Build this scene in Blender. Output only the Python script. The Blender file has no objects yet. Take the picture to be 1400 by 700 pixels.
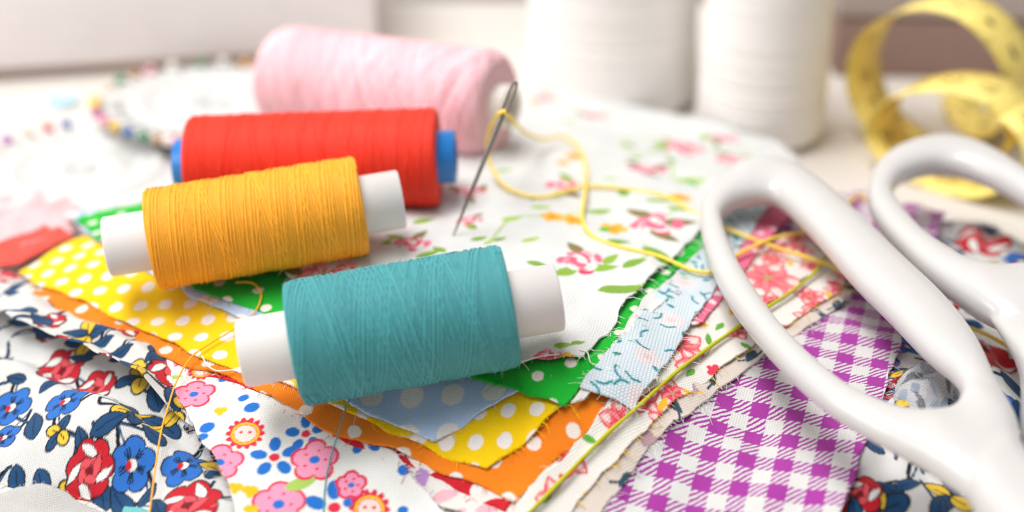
import bpy, math, random
import numpy as np
from mathutils import Vector, Matrix

MM = 0.001
rng = np.random.default_rng(7)
random.seed(7)
scene = bpy.context.scene
col = scene.collection

# ------------------------------------------------------------------ camera, light, exposure
PITCH = math.radians(28.0)
CAM_H = 165.0                       # mm above the table
FPX = 2000.0                        # focal length in photo pixels (1400 wide)
cam_d = bpy.data.cameras.new('camera')
cam = bpy.data.objects.new('camera', cam_d)
col.objects.link(cam)
cam_d.sensor_width = 36.0
cam_d.lens = FPX / 1400.0 * 36.0
cam.location = (0, 0, CAM_H * MM)
cam.rotation_euler = (math.pi / 2 - PITCH, 0, 0)
cam_d.clip_start = 0.005
cam_d.clip_end = 20
cam_d.dof.use_dof = True
cam_d.dof.focus_distance = 0.276
cam_d.dof.aperture_fstop = 6.6
scene.camera = cam

world = bpy.data.worlds.new('World')
scene.world = world
world.use_nodes = True
world.node_tree.nodes['Background'].inputs[0].default_value = (1.0, 0.995, 0.99, 1)
world.node_tree.nodes['Background'].inputs[1].default_value = 0.27

def area_light(name, loc, target, size, power, color):
    ld = bpy.data.lights.new(name, 'AREA')
    ld.shape = 'RECTANGLE'
    ld.size, ld.size_y = size
    ld.energy = power
    ld.color = color
    lo = bpy.data.objects.new(name, ld)
    col.objects.link(lo)
    lo.location = loc
    d = Vector(target) - Vector(loc)
    lo.rotation_euler = d.to_track_quat('-Z', 'Y').to_euler()
    return lo

area_light('window_softbox', (-0.28, 0.40, 1.10), (0.0, 0.33, 0.0), (0.6, 0.5), 8.8, (1.0, 0.992, 0.98))
area_light('side_fill', (-1.05, 0.16, 0.42), (0.05, 0.45, 0.03), (0.5, 0.6), 4.6, (1.0, 0.99, 0.98))  # added fill from the left, brightens the cones and box; no window there
area_light('overhead_fill', (-0.18, 0.13, 0.72), (0.06, 0.52, 0.02), (0.45, 0.3), 2.6, (1.0, 0.99, 0.975))  # added fill above the spools, lifts the upright faces at the back

vs = scene.view_settings
vs.view_transform = 'Standard'
vs.look = 'None'
vs.gamma = 1.0
vs.use_curve_mapping = False
vs.exposure = 0.2
scene.cycles.use_denoising = True
scene.cycles.use_adaptive_sampling = False
scene.cycles.pixel_filter_type = 'BLACKMAN_HARRIS'
scene.cycles.filter_width = 1.2
scene.cycles.max_bounces = 8
scene.cycles.diffuse_bounces = 5
scene.cycles.caustics_reflective = False
scene.cycles.caustics_refractive = False

# ------------------------------------------------------------------ pixel rays and pile height
def ray(px, py):
    px = np.asarray(px, float); py = np.asarray(py, float)
    u = (px - 700) / FPX; v = (350 - py) / FPX
    c, s = math.cos(PITCH), math.sin(PITCH)
    return np.stack([u, c + v * s, -s + v * c], -1)

def P(px, py, z=0.0):
    d = ray(px, py)
    t = (np.asarray(z, float) - CAM_H) / d[..., 2]
    p = d * t[..., None] if d.ndim > 1 else d * t
    p = p.copy(); p[..., 2] += CAM_H
    return p

CTRL = [  # pixel x, pixel y, height of the pile there (mm)
    (45, 390, 9), (180, 455, 11), (330, 515, 11.5), (430, 575, 11), (550, 595, 10.5), (700, 690, 6),
    (400, 535, 12.5), (545, 515, 15), (700, 490, 17.5), (215, 395, 14.5), (350, 375, 16.5), (500, 350, 18.5),
    (600, 280, 17), (265, 290, 14), (690, 215, 13), (380, 170, 9), (600, 400, 18.5),
    (740, 130, 3), (900, 150, 2.5), (1085, 215, 4), (800, 350, 18), (900, 250, 11), (950, 330, 16), (770, 555, 15.5),
    (860, 558, 14.5), (1000, 470, 13.5), (880, 590, 11), (1100, 450, 13), (1200, 400, 10.5), (1060, 290, 11),
    (1000, 590, 9), (1100, 690, 7), (800, 690, 5), (1180, 265, 5), (1280, 300, 6.5), (1400, 350, 8), (1300, 450, 11),
    (1290, 540, 12), (1390, 580, 10), (1250, 690, 8), (1400, 700, 6),
    (0, 320, 5), (60, 320, 8), (120, 310, 10), (0, 390, 6), (0, 480, 8), (0, 590, 4), (100, 520, 9.5),
    (100, 600, 8), (200, 590, 8.5), (150, 690, 1), (0, 680, 0.5), (250, 690, 5), (350, 690, 5.5), (500, 690, 5), (600, 690, 4.5),
    (-120, 400, 3), (-120, 600, 1), (200, 240, 5), (1500, 500, 5), (1500, 700, 3), (600, 100, 2), (1200, 200, 1)]
_ca = np.array(CTRL, float)
_cx = P(_ca[:, 0], _ca[:, 1], _ca[:, 2])

def _tps(d2):
    return np.where(d2 > 1e-9, d2 * np.log(np.maximum(d2, 1e-9)), 0.0)

def _fit(xy, z, lam):
    n = len(xy); s = 50.0
    q = xy / s
    K = _tps(((q[:, None] - q[None]) ** 2).sum(-1)) + lam * np.eye(n)
    Pm = np.c_[np.ones(n), q]
    A = np.block([[K, Pm], [Pm.T, np.zeros((3, 3))]])
    return np.linalg.solve(A, np.r_[z, np.zeros(3)])

_w = _fit(_cx[:, :2], _ca[:, 2], 0.012)

def H(xy):
    xy = np.atleast_2d(np.asarray(xy, float))
    out = np.empty(len(xy)); q0 = _cx[:, :2] / 50.0
    for i in range(0, len(xy), 40000):
        q = xy[i:i + 40000, :2] / 50.0
        K = _tps(((q[:, None] - q0[None]) ** 2).sum(-1))
        out[i:i + 40000] = K @ _w[:-3] + _w[-3] + q @ _w[-2:]
    return np.maximum(out, 0.25)

def surf(px, py, off=0.0):
    px = np.atleast_1d(np.asarray(px, float)); py = np.atleast_1d(np.asarray(py, float))
    z = np.full(len(px), 12.0)
    for _ in range(40):
        p = P(px, py, z)
        z = 0.55 * z + 0.45 * (H(p) + off)
    return P(px, py, z)

def wrinkle(xy, seed, wl, amp, n=7, direction=None, spread=0.6):
    r = np.random.default_rng(seed)
    z = np.zeros(len(xy))
    for _ in range(n):
        a = r.uniform(0, math.pi) if direction is None else math.radians(direction) + r.normal(0, spread)
        k = 2 * math.pi / (wl * r.uniform(0.6, 1.7))
        ph = r.uniform(0, 6.28)
        warp = 0.8 * np.sin((xy[:, 0] * math.sin(a) - xy[:, 1] * math.cos(a)) * k * 0.37 + ph * 2)
        z += np.sin((xy[:, 0] * math.cos(a) + xy[:, 1] * math.sin(a)) * k + ph + warp)
    return z * amp / math.sqrt(n)

# ------------------------------------------------------------------ colours and materials
def lin(h):
    h = h.lstrip('#')
    v = [int(h[i:i + 2], 16) / 255 for i in (0, 2, 4)]
    return tuple(x / 12.92 if x <= 0.04045 else ((x + 0.055) / 1.055) ** 2.4 for x in v)

class NT:
    def __init__(self, name):
        self.m = bpy.data.materials.new(name); self.m.use_nodes = True
        self.t = self.m.node_tree; self.b = self.t.nodes['Principled BSDF']
    def n(self, typ, **kw):
        nd = self.t.nodes.new(typ)
        for k, v in kw.items(): setattr(nd, k, v)
        return nd
    def l(self, a, b): self.t.links.new(a, b)
    def math(self, op, a, b=None, c=None):
        nd = self.n('ShaderNodeMath', operation=op)
        for i, x in enumerate((a, b, c)):
            if x is None: continue
            if isinstance(x, (int, float)): nd.inputs[i].default_value = x
            else: self.l(x, nd.inputs[i])
        return nd.outputs[0]
    def mix(self, f, a, b, mode='MIX'):
        nd = self.n('ShaderNodeMix', data_type='RGBA', blend_type=mode)
        for s, x in ((nd.inputs[0], f), (nd.inputs[6], a), (nd.inputs[7], b)):
            if isinstance(x, (int, float)): s.default_value = x
            elif isinstance(x, tuple): s.default_value = (*x[:3], 1)
            else: self.l(x, s)
        return nd.outputs[2]
    def noise(self, scale, detail=2, coord=None):
        nd = self.n('ShaderNodeTexNoise'); nd.inputs['Scale'].default_value = scale; nd.inputs['Detail'].default_value = detail
        if coord is not None: self.l(coord, nd.inputs['Vector'])
        return nd.outputs[0]
    def rgb(self, c):
        nd = self.n('ShaderNodeRGB'); nd.outputs[0].default_value = (*c, 1); return nd.outputs[0]

def plain(name, c, rough=0.5, spec=0.5, bump=0.0, bscale=400, var=0.04, sss=0.0, metal=0.0, coat=0.0, trans=0.0):
    t = NT(name)
    co = t.n('ShaderNodeTexCoord').outputs['Object']
    ns = t.noise(bscale, 3, co)
    dark = tuple(x * (1 - 2 * var) for x in c)
    t.l(t.mix(ns, dark, tuple(min(1, x * (1 + var)) for x in c)), t.b.inputs['Base Color'])
    t.b.inputs['Roughness'].default_value = rough
    t.b.inputs['Specular IOR Level'].default_value = spec
    t.b.inputs['Metallic'].default_value = metal
    t.b.inputs['Coat Weight'].default_value = coat
    t.b.inputs['Transmission Weight'].default_value = trans
    if sss:
        t.b.inputs['Subsurface Weight'].default_value = sss
        t.b.inputs['Subsurface Radius'].default_value = (1, 0.8, 0.7)
        t.b.inputs['Subsurface Scale'].default_value = 0.002
    if bump:
        b = t.n('ShaderNodeBump'); b.inputs['Strength'].default_value = bump; b.inputs['Distance'].default_value = 0.0003
        t.l(ns, b.inputs['Height']); t.l(b.outputs[0], t.b.inputs['Normal'])
    return t.m

def cloth_mat(name, pattern, weave=0.42, wcontrast=0.18, bump=0.7, **k):
    """pattern: 'solid' 'attr' 'dots' 'gingham'; UVMap is in millimetres of cloth"""
    t = NT(name)
    uv = t.n('ShaderNodeUVMap', uv_map='UVMap').outputs[0]
    # slight irregularity of the yarns
    nz = t.n('ShaderNodeTexNoise'); nz.inputs['Scale'].default_value = 0.5; nz.inputs['Detail'].default_value = 3
    t.l(uv, nz.inputs['Vector'])
    sep = t.n('ShaderNodeSeparateXYZ'); t.l(uv, sep.inputs[0])
    u, v = sep.outputs[0], sep.outputs[1]
    nzs = t.math('MULTIPLY', t.math('SUBTRACT', nz.outputs[0], 0.5), 0.5)
    uu = t.math('ADD', u, nzs); vv = t.math('SUBTRACT', v, nzs)
    w = 2 * math.pi / weave
    su = t.math('SINE', t.math('MULTIPLY', uu, w)); sv = t.math('SINE', t.math('MULTIPLY', vv, w))
    hu = t.math('ABSOLUTE', t.math('SINE', t.math('MULTIPLY', uu, w / 2))); hv = t.math('ABSOLUTE', t.math('SINE', t.math('MULTIPLY', vv, w / 2)))
    check = t.math('MULTIPLY', su, sv)
    gaps = t.math('MULTIPLY', t.math('POWER', hu, 0.5), t.math('POWER', hv, 0.5))
    height = t.math('ADD', t.math('MULTIPLY', check, 0.3), gaps)
    if pattern == 'solid':
        c = t.rgb(k['c'])
    elif pattern == 'attr':
        at = t.n('ShaderNodeAttribute', attribute_name='Col'); c = at.outputs['Color']
    elif pattern == 'dots':
        s, r = k['spacing'], k['radius']
        def cell(x, y):
            fx = t.math('SUBTRACT', t.math('FRACT', t.math('DIVIDE', x, s)), 0.5)
            fy = t.math('SUBTRACT', t.math('FRACT', t.math('DIVIDE', y, s)), 0.5)
            return t.math('SQRT', t.math('ADD', t.math('MULTIPLY', fx, fx), t.math('MULTIPLY', fy, fy)))
        wob = t.noise(1.3, 2, uv)
        rr = t.math('ADD', t.math('MULTIPLY', t.math('SUBTRACT', wob, 0.5), 0.06), r / s)
        d = cell(uu, vv)
        if k.get('stagger'):
            d = t.math('MINIMUM', d, cell(t.math('ADD', uu, s / 2), t.math('ADD', vv, s / 2)))
        mr = t.n('ShaderNodeMapRange'); t.l(t.math('SUBTRACT', rr, d), mr.inputs[0])
        mr.inputs[1].default_value = -0.02; mr.inputs[2].default_value = 0.02
        c = t.mix(mr.outputs[0], k['c'], k['dot'])
    elif pattern == 'gingham':
        p = k['period']
        def band(x):
            f = t.math('ABSOLUTE', t.math('SUBTRACT', t.math('FRACT', t.math('DIVIDE', x, p)), 0.5))
            mr = t.n('ShaderNodeMapRange'); t.l(f, mr.inputs[0]); mr.inputs[1].default_value = 0.235; mr.inputs[2].default_value = 0.265
            return mr.outputs[0]
        a, b2 = band(uu), band(vv)
        both = t.math('MULTIPLY', a, b2)
        one = t.math('SUBTRACT', t.math('ADD', a, b2), t.math('MULTIPLY', both, 2))
        tw = t.math('FRACT', t.math('DIVIDE', t.math('SUBTRACT', uu, t.math('MULTIPLY', vv, 1.0)), 1.25))
        mr = t.n('ShaderNodeMapRange'); t.l(t.math('ABSOLUTE', t.math('SUBTRACT', tw, 0.5)), mr.inputs[0])
        mr.inputs[1].default_value = 0.2; mr.inputs[2].default_value = 0.3
        f = t.math('ADD', both, t.math('MULTIPLY', one, mr.outputs[0]))
        c = t.mix(f, k['c2'], k['c'])
    # yarn shading and slow unevenness of the dye
    sh = t.n('ShaderNodeMapRange'); t.l(height, sh.inputs[0]); sh.inputs[1].default_value = 0.1; sh.inputs[2].default_value = 1.1
    sh.inputs[3].default_value = 1 - wcontrast; sh.inputs[4].default_value = 1.03
    n2 = t.noise(0.16, 4, uv)
    dye = t.math('ADD', t.math('MULTIPLY', n2, 0.12), 0.94)
    fac = t.math('MULTIPLY', sh.outputs[0], dye)
    cc = t.n('ShaderNodeCombineColor')
    for i in range(3): t.l(fac, cc.inputs[i])
    t.l(t.mix(1.0, c, cc.outputs[0], 'MULTIPLY'), t.b.inputs['Base Color'])
    t.b.inputs['Roughness'].default_value = 0.92
    t.b.inputs['Specular IOR Level'].default_value = 0.15
    t.b.inputs['Sheen Weight'].default_value = 0.12
    t.b.inputs['Sheen Roughness'].default_value = 0.5
    b = t.n('ShaderNodeBump'); b.inputs['Strength'].default_value = bump; b.inputs['Distance'].default_value = 0.00012
    t.l(height, b.inputs['Height']); t.l(b.outputs[0], t.b.inputs['Normal'])
    return t.m

def thread_mat(name, c, rough=0.62, sheen=0.3, spec=0.3):
    t = NT(name)
    at = t.n('ShaderNodeAttribute', attribute_name='Col')
    co = t.n('ShaderNodeTexCoord').outputs['Object']
    ns = t.noise(1800, 3, co)
    k = t.math('MULTIPLY', t.math('ADD', t.math('MULTIPLY', ns, 0.3), 0.85), at.outputs['Fac'])
    cc = t.n('ShaderNodeCombineColor')
    for i in range(3): t.l(k, cc.inputs[i])
    t.l(t.mix(1.0, c, cc.outputs[0], 'MULTIPLY'), t.b.inputs['Base Color'])
    t.b.inputs['Roughness'].default_value = rough
    t.b.inputs['Specular IOR Level'].default_value = spec
    t.b.inputs['Sheen Weight'].default_value = sheen
    t.b.inputs['Sheen Tint'].default_value = (*c, 1)
    return t.m

# ------------------------------------------------------------------ objects
ROOT = {}

def tag(o, label=None, cat=None, group=None, kind=None):
    if label: o['label'] = label
    if cat: o['category'] = cat
    if group: o['group'] = group
    if kind: o['kind'] = kind
    return o

def empty(name, loc):
    o = bpy.data.objects.new(name, None); col.objects.link(o)
    o.location = [float(c) * MM for c in loc]; o.empty_display_size = 0.01
    ROOT[o] = np.array(loc, float)
    return o

def obj(name, verts, faces, mat, parent=None, origin=None, smooth=True, cols=None, uv=None):
    """one mesh object; verts are world millimetres"""
    verts = np.asarray(verts, float)
    if parent is not None: o0 = ROOT[parent]
    else: o0 = np.array(origin if origin is not None else (verts[:, 0].mean(), verts[:, 1].mean(), verts[:, 2].min()), float)
    me = bpy.data.meshes.new(name)
    v = (verts - o0) * MM
    if isinstance(faces, np.ndarray) and faces.ndim == 2:
        nf, k = faces.shape
        me.vertices.add(len(v)); me.vertices.foreach_set('co', v.ravel())
        me.loops.add(nf * k); me.polygons.add(nf)
        me.polygons.foreach_set('loop_start', np.arange(0, nf * k, k, dtype=np.int32))
        me.loops.foreach_set('vertex_index', faces.astype(np.int32).ravel())
        me.update(calc_edges=True)
    else:
        me.from_pydata(v.tolist(), [], [list(map(int, f)) for f in faces])
    me.validate()
    if smooth: me.polygons.foreach_set('use_smooth', np.ones(len(me.polygons), bool))
    if cols is not None:
        a = me.color_attributes.new('Col', 'FLOAT_COLOR', 'POINT')
        cols = np.asarray(cols, float)
        if cols.ndim == 1: cols = np.repeat(cols[:, None], 3, 1)
        a.data.foreach_set('color', np.c_[cols, np.ones(len(cols))].astype(np.float32).ravel())
    if uv is not None:
        l = me.uv_layers.new(name='UVMap')
        idx = np.empty(len(me.loops), np.int32); me.loops.foreach_get('vertex_index', idx)
        l.data.foreach_set('uv', np.asarray(uv, np.float32)[idx].ravel())
    me.materials.append(mat)
    o = bpy.data.objects.new(name, me); col.objects.link(o)
    if parent is not None: o.parent = parent
    else: o.location = o0 * MM
    ROOT[o] = o0
    return o

class MB:
    def __init__(self): self.v = []; self.f = []; self.c = []; self.n = 0
    def add(self, v, f, c=1.0):
        v = np.asarray(v, float)
        self.v.append(v); self.f += [[i + self.n for i in q] for q in f]; self.c.append(np.full(len(v), c)); self.n += len(v)
    def box(self, lo, hi, bev=0.0):
        x0, y0, z0 = lo; x1, y1, z1 = hi
        if bev <= 0:
            v = [(x, y, z) for z in (z0, z1) for y in (y0, y1) for x in (x0, x1)]
            self.add(v, [(0, 2, 3, 1), (4, 5, 7, 6), (0, 1, 5, 4), (2, 6, 7, 3), (0, 4, 6, 2), (1, 3, 7, 5)])
    def build(self, name, mat, parent=None, **k):
        return obj(name, np.concatenate(self.v), self.f, mat, parent, **k)

def basis(d):
    d = np.asarray(d, float); d = d / np.linalg.norm(d)
    up = np.array([0, 0, 1.0]) if abs(d[2]) < 0.9 else np.array([0, 1.0, 0])
    e1 = np.cross(up, d); e1 /= np.linalg.norm(e1)
    return d, e1, np.cross(d, e1)

def lathe(A, d, prof, seg=48, closed=False):
    """prof: (axial, radius) pairs; closed = profile is a loop"""
    d, e1, e2 = basis(d); A = np.asarray(A, float)
    th = np.linspace(0, 2 * math.pi, seg, endpoint=False)
    rad = np.cos(th)[:, None] * e1 + np.sin(th)[:, None] * e2
    v = np.concatenate([A + d * a + rad * max(r, 1e-4) for a, r in prof])
    n = len(prof); f = []
    for i in range(n if closed else n - 1):
        j = (i + 1) % n
        for k in range(seg):
            k2 = (k + 1) % seg
            f.append((i * seg + k, i * seg + k2, j * seg + k2, j * seg + k))
    return v, f

def tube(pts, r, sides=6, cap=True):
    pts = np.asarray(pts, float); n = len(pts)
    r = np.full(n, r) if np.isscalar(r) else np.asarray(r, float)
    t = np.gradient(pts, axis=0); t /= np.linalg.norm(t, axis=1)[:, None] + 1e-12
    up = np.array([0, 0, 1.0]) if abs(t[0][2]) < 0.9 else np.array([1.0, 0, 0])
    e = np.cross(t[0], up); e /= np.linalg.norm(e)
    E = []
    for i in range(n):
        e = e - t[i] * (e @ t[i]); e /= np.linalg.norm(e); E.append(e.copy())
    E = np.array(E); F = np.cross(t, E)
    a = np.linspace(0, 2 * math.pi, sides, endpoint=False)
    v = (pts[:, None] + r[:, None, None] * (np.cos(a)[None, :, None] * E[:, None] + np.sin(a)[None, :, None] * F[:, None])).reshape(-1, 3)
    f = [(i * sides + k, i * sides + (k + 1) % sides, (i + 1) * sides + (k + 1) % sides, (i + 1) * sides + k) for i in range(n - 1) for k in range(sides)]
    if cap: f += [list(range(sides))[::-1], [(n - 1) * sides + k for k in range(sides)]]
    return v, f

def spline(pts, per=10):
    p = np.asarray(pts, float)
    q = np.vstack([2 * p[0] - p[1], p, 2 * p[-1] - p[-2]])
    out = []
    for i in range(1, len(q) - 2):
        t = np.linspace(0, 1, per, endpoint=False)[:, None]
        p0, p1, p2, p3 = q[i - 1], q[i], q[i + 1], q[i + 2]
        out.append(0.5 * (2 * p1 + (p2 - p0) * t + (2 * p0 - 5 * p1 + 4 * p2 - p3) * t ** 2 + (3 * p1 - p0 - 3 * p2 + p3) * t ** 3))
    return np.vstack(out + [p[-1:]])

# ------------------------------------------------------------------ printed motifs (flat print on cloth)
class Print:
    def __init__(self, xy, base):
        self.xy = xy; self.c = np.tile(np.array(base, float), (len(xy), 1))
    def _sel(self, c, R):
        i = np.where((np.abs(self.xy[:, 0] - c[0]) < R) & (np.abs(self.xy[:, 1] - c[1]) < R))[0]
        return i, self.xy[i] - np.asarray(c)[None]
    def _loc(self, q, rot):
        c, s = math.cos(rot), math.sin(rot)
        return q[:, 0] * c + q[:, 1] * s, -q[:, 0] * s + q[:, 1] * c
    def _put(self, i, sd, colr, soft=0.1, alpha=1.0):
        a = np.clip(0.5 - sd / soft, 0, 1)[:, None] * alpha
        self.c[i] = self.c[i] * (1 - a) + np.array(colr)[None] * a
    def ell(self, c, a, b, rot, colr, line=None, lw=0.25, alpha=1.0):
        i, q = self._sel(c, max(a, b) + lw + 0.5)
        if not len(i): return
        x, y = self._loc(q, rot)
        sd = (np.hypot(x / a, y / b) - 1) * min(a, b)
        if line is not None: self._put(i, sd - lw, line)
        self._put(i, sd, colr, alpha=alpha)
    def flower(self, c, R, n, dep, rot, colr, line=None, lw=0.3, inner=None, alpha=1.0):
        i, q = self._sel(c, R * 1.3 + lw + 0.5)
        if not len(i): return
        r = np.hypot(q[:, 0], q[:, 1]); th = np.arctan2(q[:, 1], q[:, 0]) - rot
        prof = R * (1 - dep + dep * np.abs(np.cos(th * n / 2)) ** 0.7)
        sd = r - prof
        if line is not None: self._put(i, sd - lw, line)
        self._put(i, sd, colr, alpha=alpha)
        if inner is not None:      # veins running from the middle
            ph = np.abs(((th * n / (2 * math.pi)) % 1.0) - 0.5)
            vein = (np.minimum(ph, np.abs(ph - 0.16)) * 2 * math.pi / n * r) - 0.14
            k = (r < R * 0.62) & (r > R * 0.2)
            self._put(i[k], vein[k], inner)
    def leaf(self, c, L, W, rot, colr, line=None, lw=0.25, vein=None, alpha=1.0):
        i, q = self._sel(c, L / 2 + lw + 0.6)
        if not len(i): return
        x, y = self._loc(q, rot)
        t = np.clip((x + L / 2) / L, 0, 1)
        w = W / 2 * np.sin(math.pi * t ** 0.8) ** 0.9
        sd = np.abs(y) - w + np.maximum(np.abs(x) - L / 2, 0)
        if line is not None: self._put(i, sd - lw, line)
        self._put(i, sd, colr, alpha=alpha)
        if vein is not None:
            k = np.abs(x) < L * 0.36
            self._put(i[k], np.abs(y[k]) - 0.12, vein)
    def line(self, pts, w, colr, alpha=1.0):
        pts = np.asarray(pts, float)
        c = (pts.max(0) + pts.min(0)) / 2; R = np.abs(pts - c).max() + w + 0.5
        i, q = self._sel(c, R)
        if not len(i): return
        p = self.xy[i]; sd = np.full(len(i), 1e9)
        for a, b in zip(pts[:-1], pts[1:]):
            ab = b - a; t = np.clip(((p - a) @ ab) / (ab @ ab + 1e-9), 0, 1)
            sd = np.minimum(sd, np.hypot(*(p - a - t[:, None] * ab).T))
        self._put(i, sd - w / 2, colr, alpha=alpha)
    def cur(self, pts, w, colr, alpha=1.0):
        self.line(spline(pts, 6), w, colr, alpha)

PRINT_OFF = 0.0
def on(px, py, off=None):
    return surf(px, py, PRINT_OFF if off is None else off)[0, :2]

# ------------------------------------------------------------------ pieces of cloth
def poly_dist(p, poly):
    """distance to a closed polyline, nearest point, inside mask"""
    n = len(p); best = np.full(n, 1e18); near = np.zeros((n, 2)); ins = np.zeros(n, bool)
    for a, b in zip(poly, np.roll(poly, -1, 0)):
        ab = b - a
        t = np.clip(((p - a) @ ab) / (ab @ ab + 1e-12), 0, 1)
        q = a + t[:, None] * ab
        d = ((p - q) ** 2).sum(1)
        k = d < best; best[k] = d[k]; near[k] = q[k]
        cond = (a[1] > p[:, 1]) != (b[1] > p[:, 1])
        xi = a[0] + (p[:, 1] - a[1]) / (b[1] - a[1] + 1e-12) * ab[0]
        ins ^= cond & (p[:, 0] < xi)
    return np.sqrt(best), near, ins

def rough_outline(poly, seed, amp=0.25, step=1.6):
    r = np.random.default_rng(seed); out = []
    for a, b in zip(poly, np.roll(poly, -1, 0)):
        L = np.linalg.norm(b - a); n = max(2, int(L / step))
        nr = np.array([-(b - a)[1], (b - a)[0]]) / (L + 1e-9)
        ph = r.uniform(0, 6.28, 3)
        for i in range(n):
            t = i / n
            w = amp * math.sin(math.pi * t) ** 0.5 * (math.sin(t * L * 0.35 + ph[0]) + 0.7 * math.sin(t * L * 0.9 + ph[1])) + r.normal(0, amp * 0.22)
            out.append(a + (b - a) * t + nr * w)
    return np.array(out)

FUZZ_WHITE = None
def cloth(name, poly_px, off, mat, res=0.8, rot=0.0, wr=(9, 0.12), seed=1, paint=None, zfun=None, lift=0.35,
          fray=0.8, fray_mat=None, fray_len=1.0, label=None, cat='fabric', group=None, parent=None, poly_xy=None, thick=0.35, rough=0.25, print_off=0.2):
    pp = np.array(poly_px, float)
    poly = surf(pp[:, 0], pp[:, 1], off)[:, :2] if poly_xy is None else np.asarray(poly_xy, float)
    poly = rough_outline(poly, seed, rough)
    c, s = math.cos(math.radians(rot)), math.sin(math.radians(rot))
    R = np.array([[c, s], [-s, c]])            # world -> cloth frame
    q = poly @ R.T
    lo, hi = q.min(0) - res * 1.5, q.max(0) + res * 1.5
    nx, ny = int((hi[0] - lo[0]) / res) + 2, int((hi[1] - lo[1]) / res) + 2
    gu, gv = np.meshgrid(lo[0] + np.arange(nx) * res, lo[1] + np.arange(ny) * res)
    uv = np.c_[gu.ravel(), gv.ravel()]
    d, near, ins = poly_dist(uv, q)
    cells = np.arange(nx * ny).reshape(ny, nx)
    quads = np.stack([cells[:-1, :-1], cells[:-1, 1:], cells[1:, 1:], cells[1:, :-1]], -1).reshape(-1, 4)
    keep = ins[quads].any(1)
    quads = quads[keep]
    used = np.unique(quads)
    uvc = uv.copy(); o = ~ins; uvc[o] = near[o]
    dd = d.copy(); dd[o] = 0
    remap = -np.ones(nx * ny, int); remap[used] = np.arange(len(used))
    quads = remap[quads]; uvc = uvc[used]; dd = dd[used]
    xy = uvc @ R
    z = H(xy) + off + wrinkle(xy, 99, 16, 0.22) + wrinkle(xy, seed, wr[0], wr[1])
    e = wrinkle(xy, seed + 5, 14, 1.0)
    z += lift * np.exp(-dd / 2.2) * (0.35 + 0.65 * e)
    if zfun is not None: z = zfun(xy, dd, z)
    z = np.maximum(z, 0.3 + off * 0.15)
    V = np.c_[xy, z]
    cols = None
    if paint is not None:
        global PRINT_OFF
        PRINT_OFF = off + print_off
        pr = Print(xy, (0.8, 0.8, 0.8)); paint(pr); cols = pr.c
    # thickness: a rim along every open edge
    ed = np.concatenate([quads[:, [0, 1]], quads[:, [1, 2]], quads[:, [2, 3]], quads[:, [3, 0]]])
    key = np.sort(ed, 1); k1 = key[:, 0] * len(V) + key[:, 1]
    _, inv, cnt = np.unique(k1, return_inverse=True, return_counts=True)
    be = ed[cnt[inv] == 1]
    bv = np.unique(be); rm = -np.ones(len(V), int); rm[bv] = len(V) + np.arange(len(bv))
    low = V[bv].copy(); low[:, 2] -= thick
    rim = np.stack([be[:, 1], be[:, 0], rm[be[:, 0]], rm[be[:, 1]]], -1)
    V2 = np.vstack([V, low]); uv2 = np.vstack([uvc, uvc[bv]])
    if cols is not None: cols = np.vstack([cols, cols[bv]])
    ob = obj(name, V2, np.vstack([quads, rim]), mat, parent, cols=cols, uv=uv2)
    if label: tag(ob, label, cat, group)
    if fray > 0:
        r = np.random.default_rng(seed + 11)
        mb = MB(); n = int(len(be) * res * fray)
        cen = V[be].mean(1); tv = V[be[:, 1]] - V[be[:, 0]]
        for i in r.integers(0, len(be), n):
            tt = tv[i]; nr = np.array([tt[1], -tt[0], 0]); nr /= np.linalg.norm(nr) + 1e-9
            L = r.gamma(2.2, 0.35) * fray_len
            a = cen[i] - nr * 0.15 - [0, 0, 0.1]
            w = nr + r.normal(0, 0.55, 3) * [1, 1, 0.35]
            b = a + w * L * 0.5 + [0, 0, r.uniform(-0.1, 0.3) * L]
            e2 = a + w * L + r.normal(0, 0.3, 3) * L * [1, 1, .4] - [0, 0, 0.12 * L]
            mb.add(*tube(np.array([a, (a + b) / 2, b, e2]), r.uniform(0.035, 0.07), 3, False))
        if mb.n: tag(mb.build('frayed_edge', fray_mat or mat, ob, uv=np.zeros((mb.n, 2)), cols=None), kind='stuff')
    return ob

# ------------------------------------------------------------------ setting: table, wall
W_WHITE = lin('#ece7e1')
m_table = plain('table_white', lin('#ddd6cf'), 0.45, 0.4, 0.05, 60, 0.02)
m_wall = plain('wall_plaster', lin('#cfc4bb'), 0.9, 0.2, 0.1, 30, 0.03)
back_l, back_r = P(-900, 38, 0), P(2300, -10, 0)
mb = MB()
mb.add([(-900, -250, 0), (900, -250, 0), (900, back_r[1] - 25, 0), (-900, back_l[1] + 40, 0),
        (-900, -250, -25), (900, -250, -25), (900, back_r[1] - 25, -25), (-900, back_l[1] + 40, -25)],
       [(0, 1, 2, 3), (7, 6, 5, 4), (0, 4, 5, 1), (1, 5, 6, 2), (2, 6, 7, 3), (3, 7, 4, 0)])
tag(mb.build('table', m_table, origin=(0, 0, 0), smooth=False), kind='structure')
mb = MB(); mb.box((-1500, 900, -800), (1500, 920, 1200))
tag(mb.build('wall', m_wall, origin=(0, 900, -800), smooth=False), kind='structure')

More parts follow.
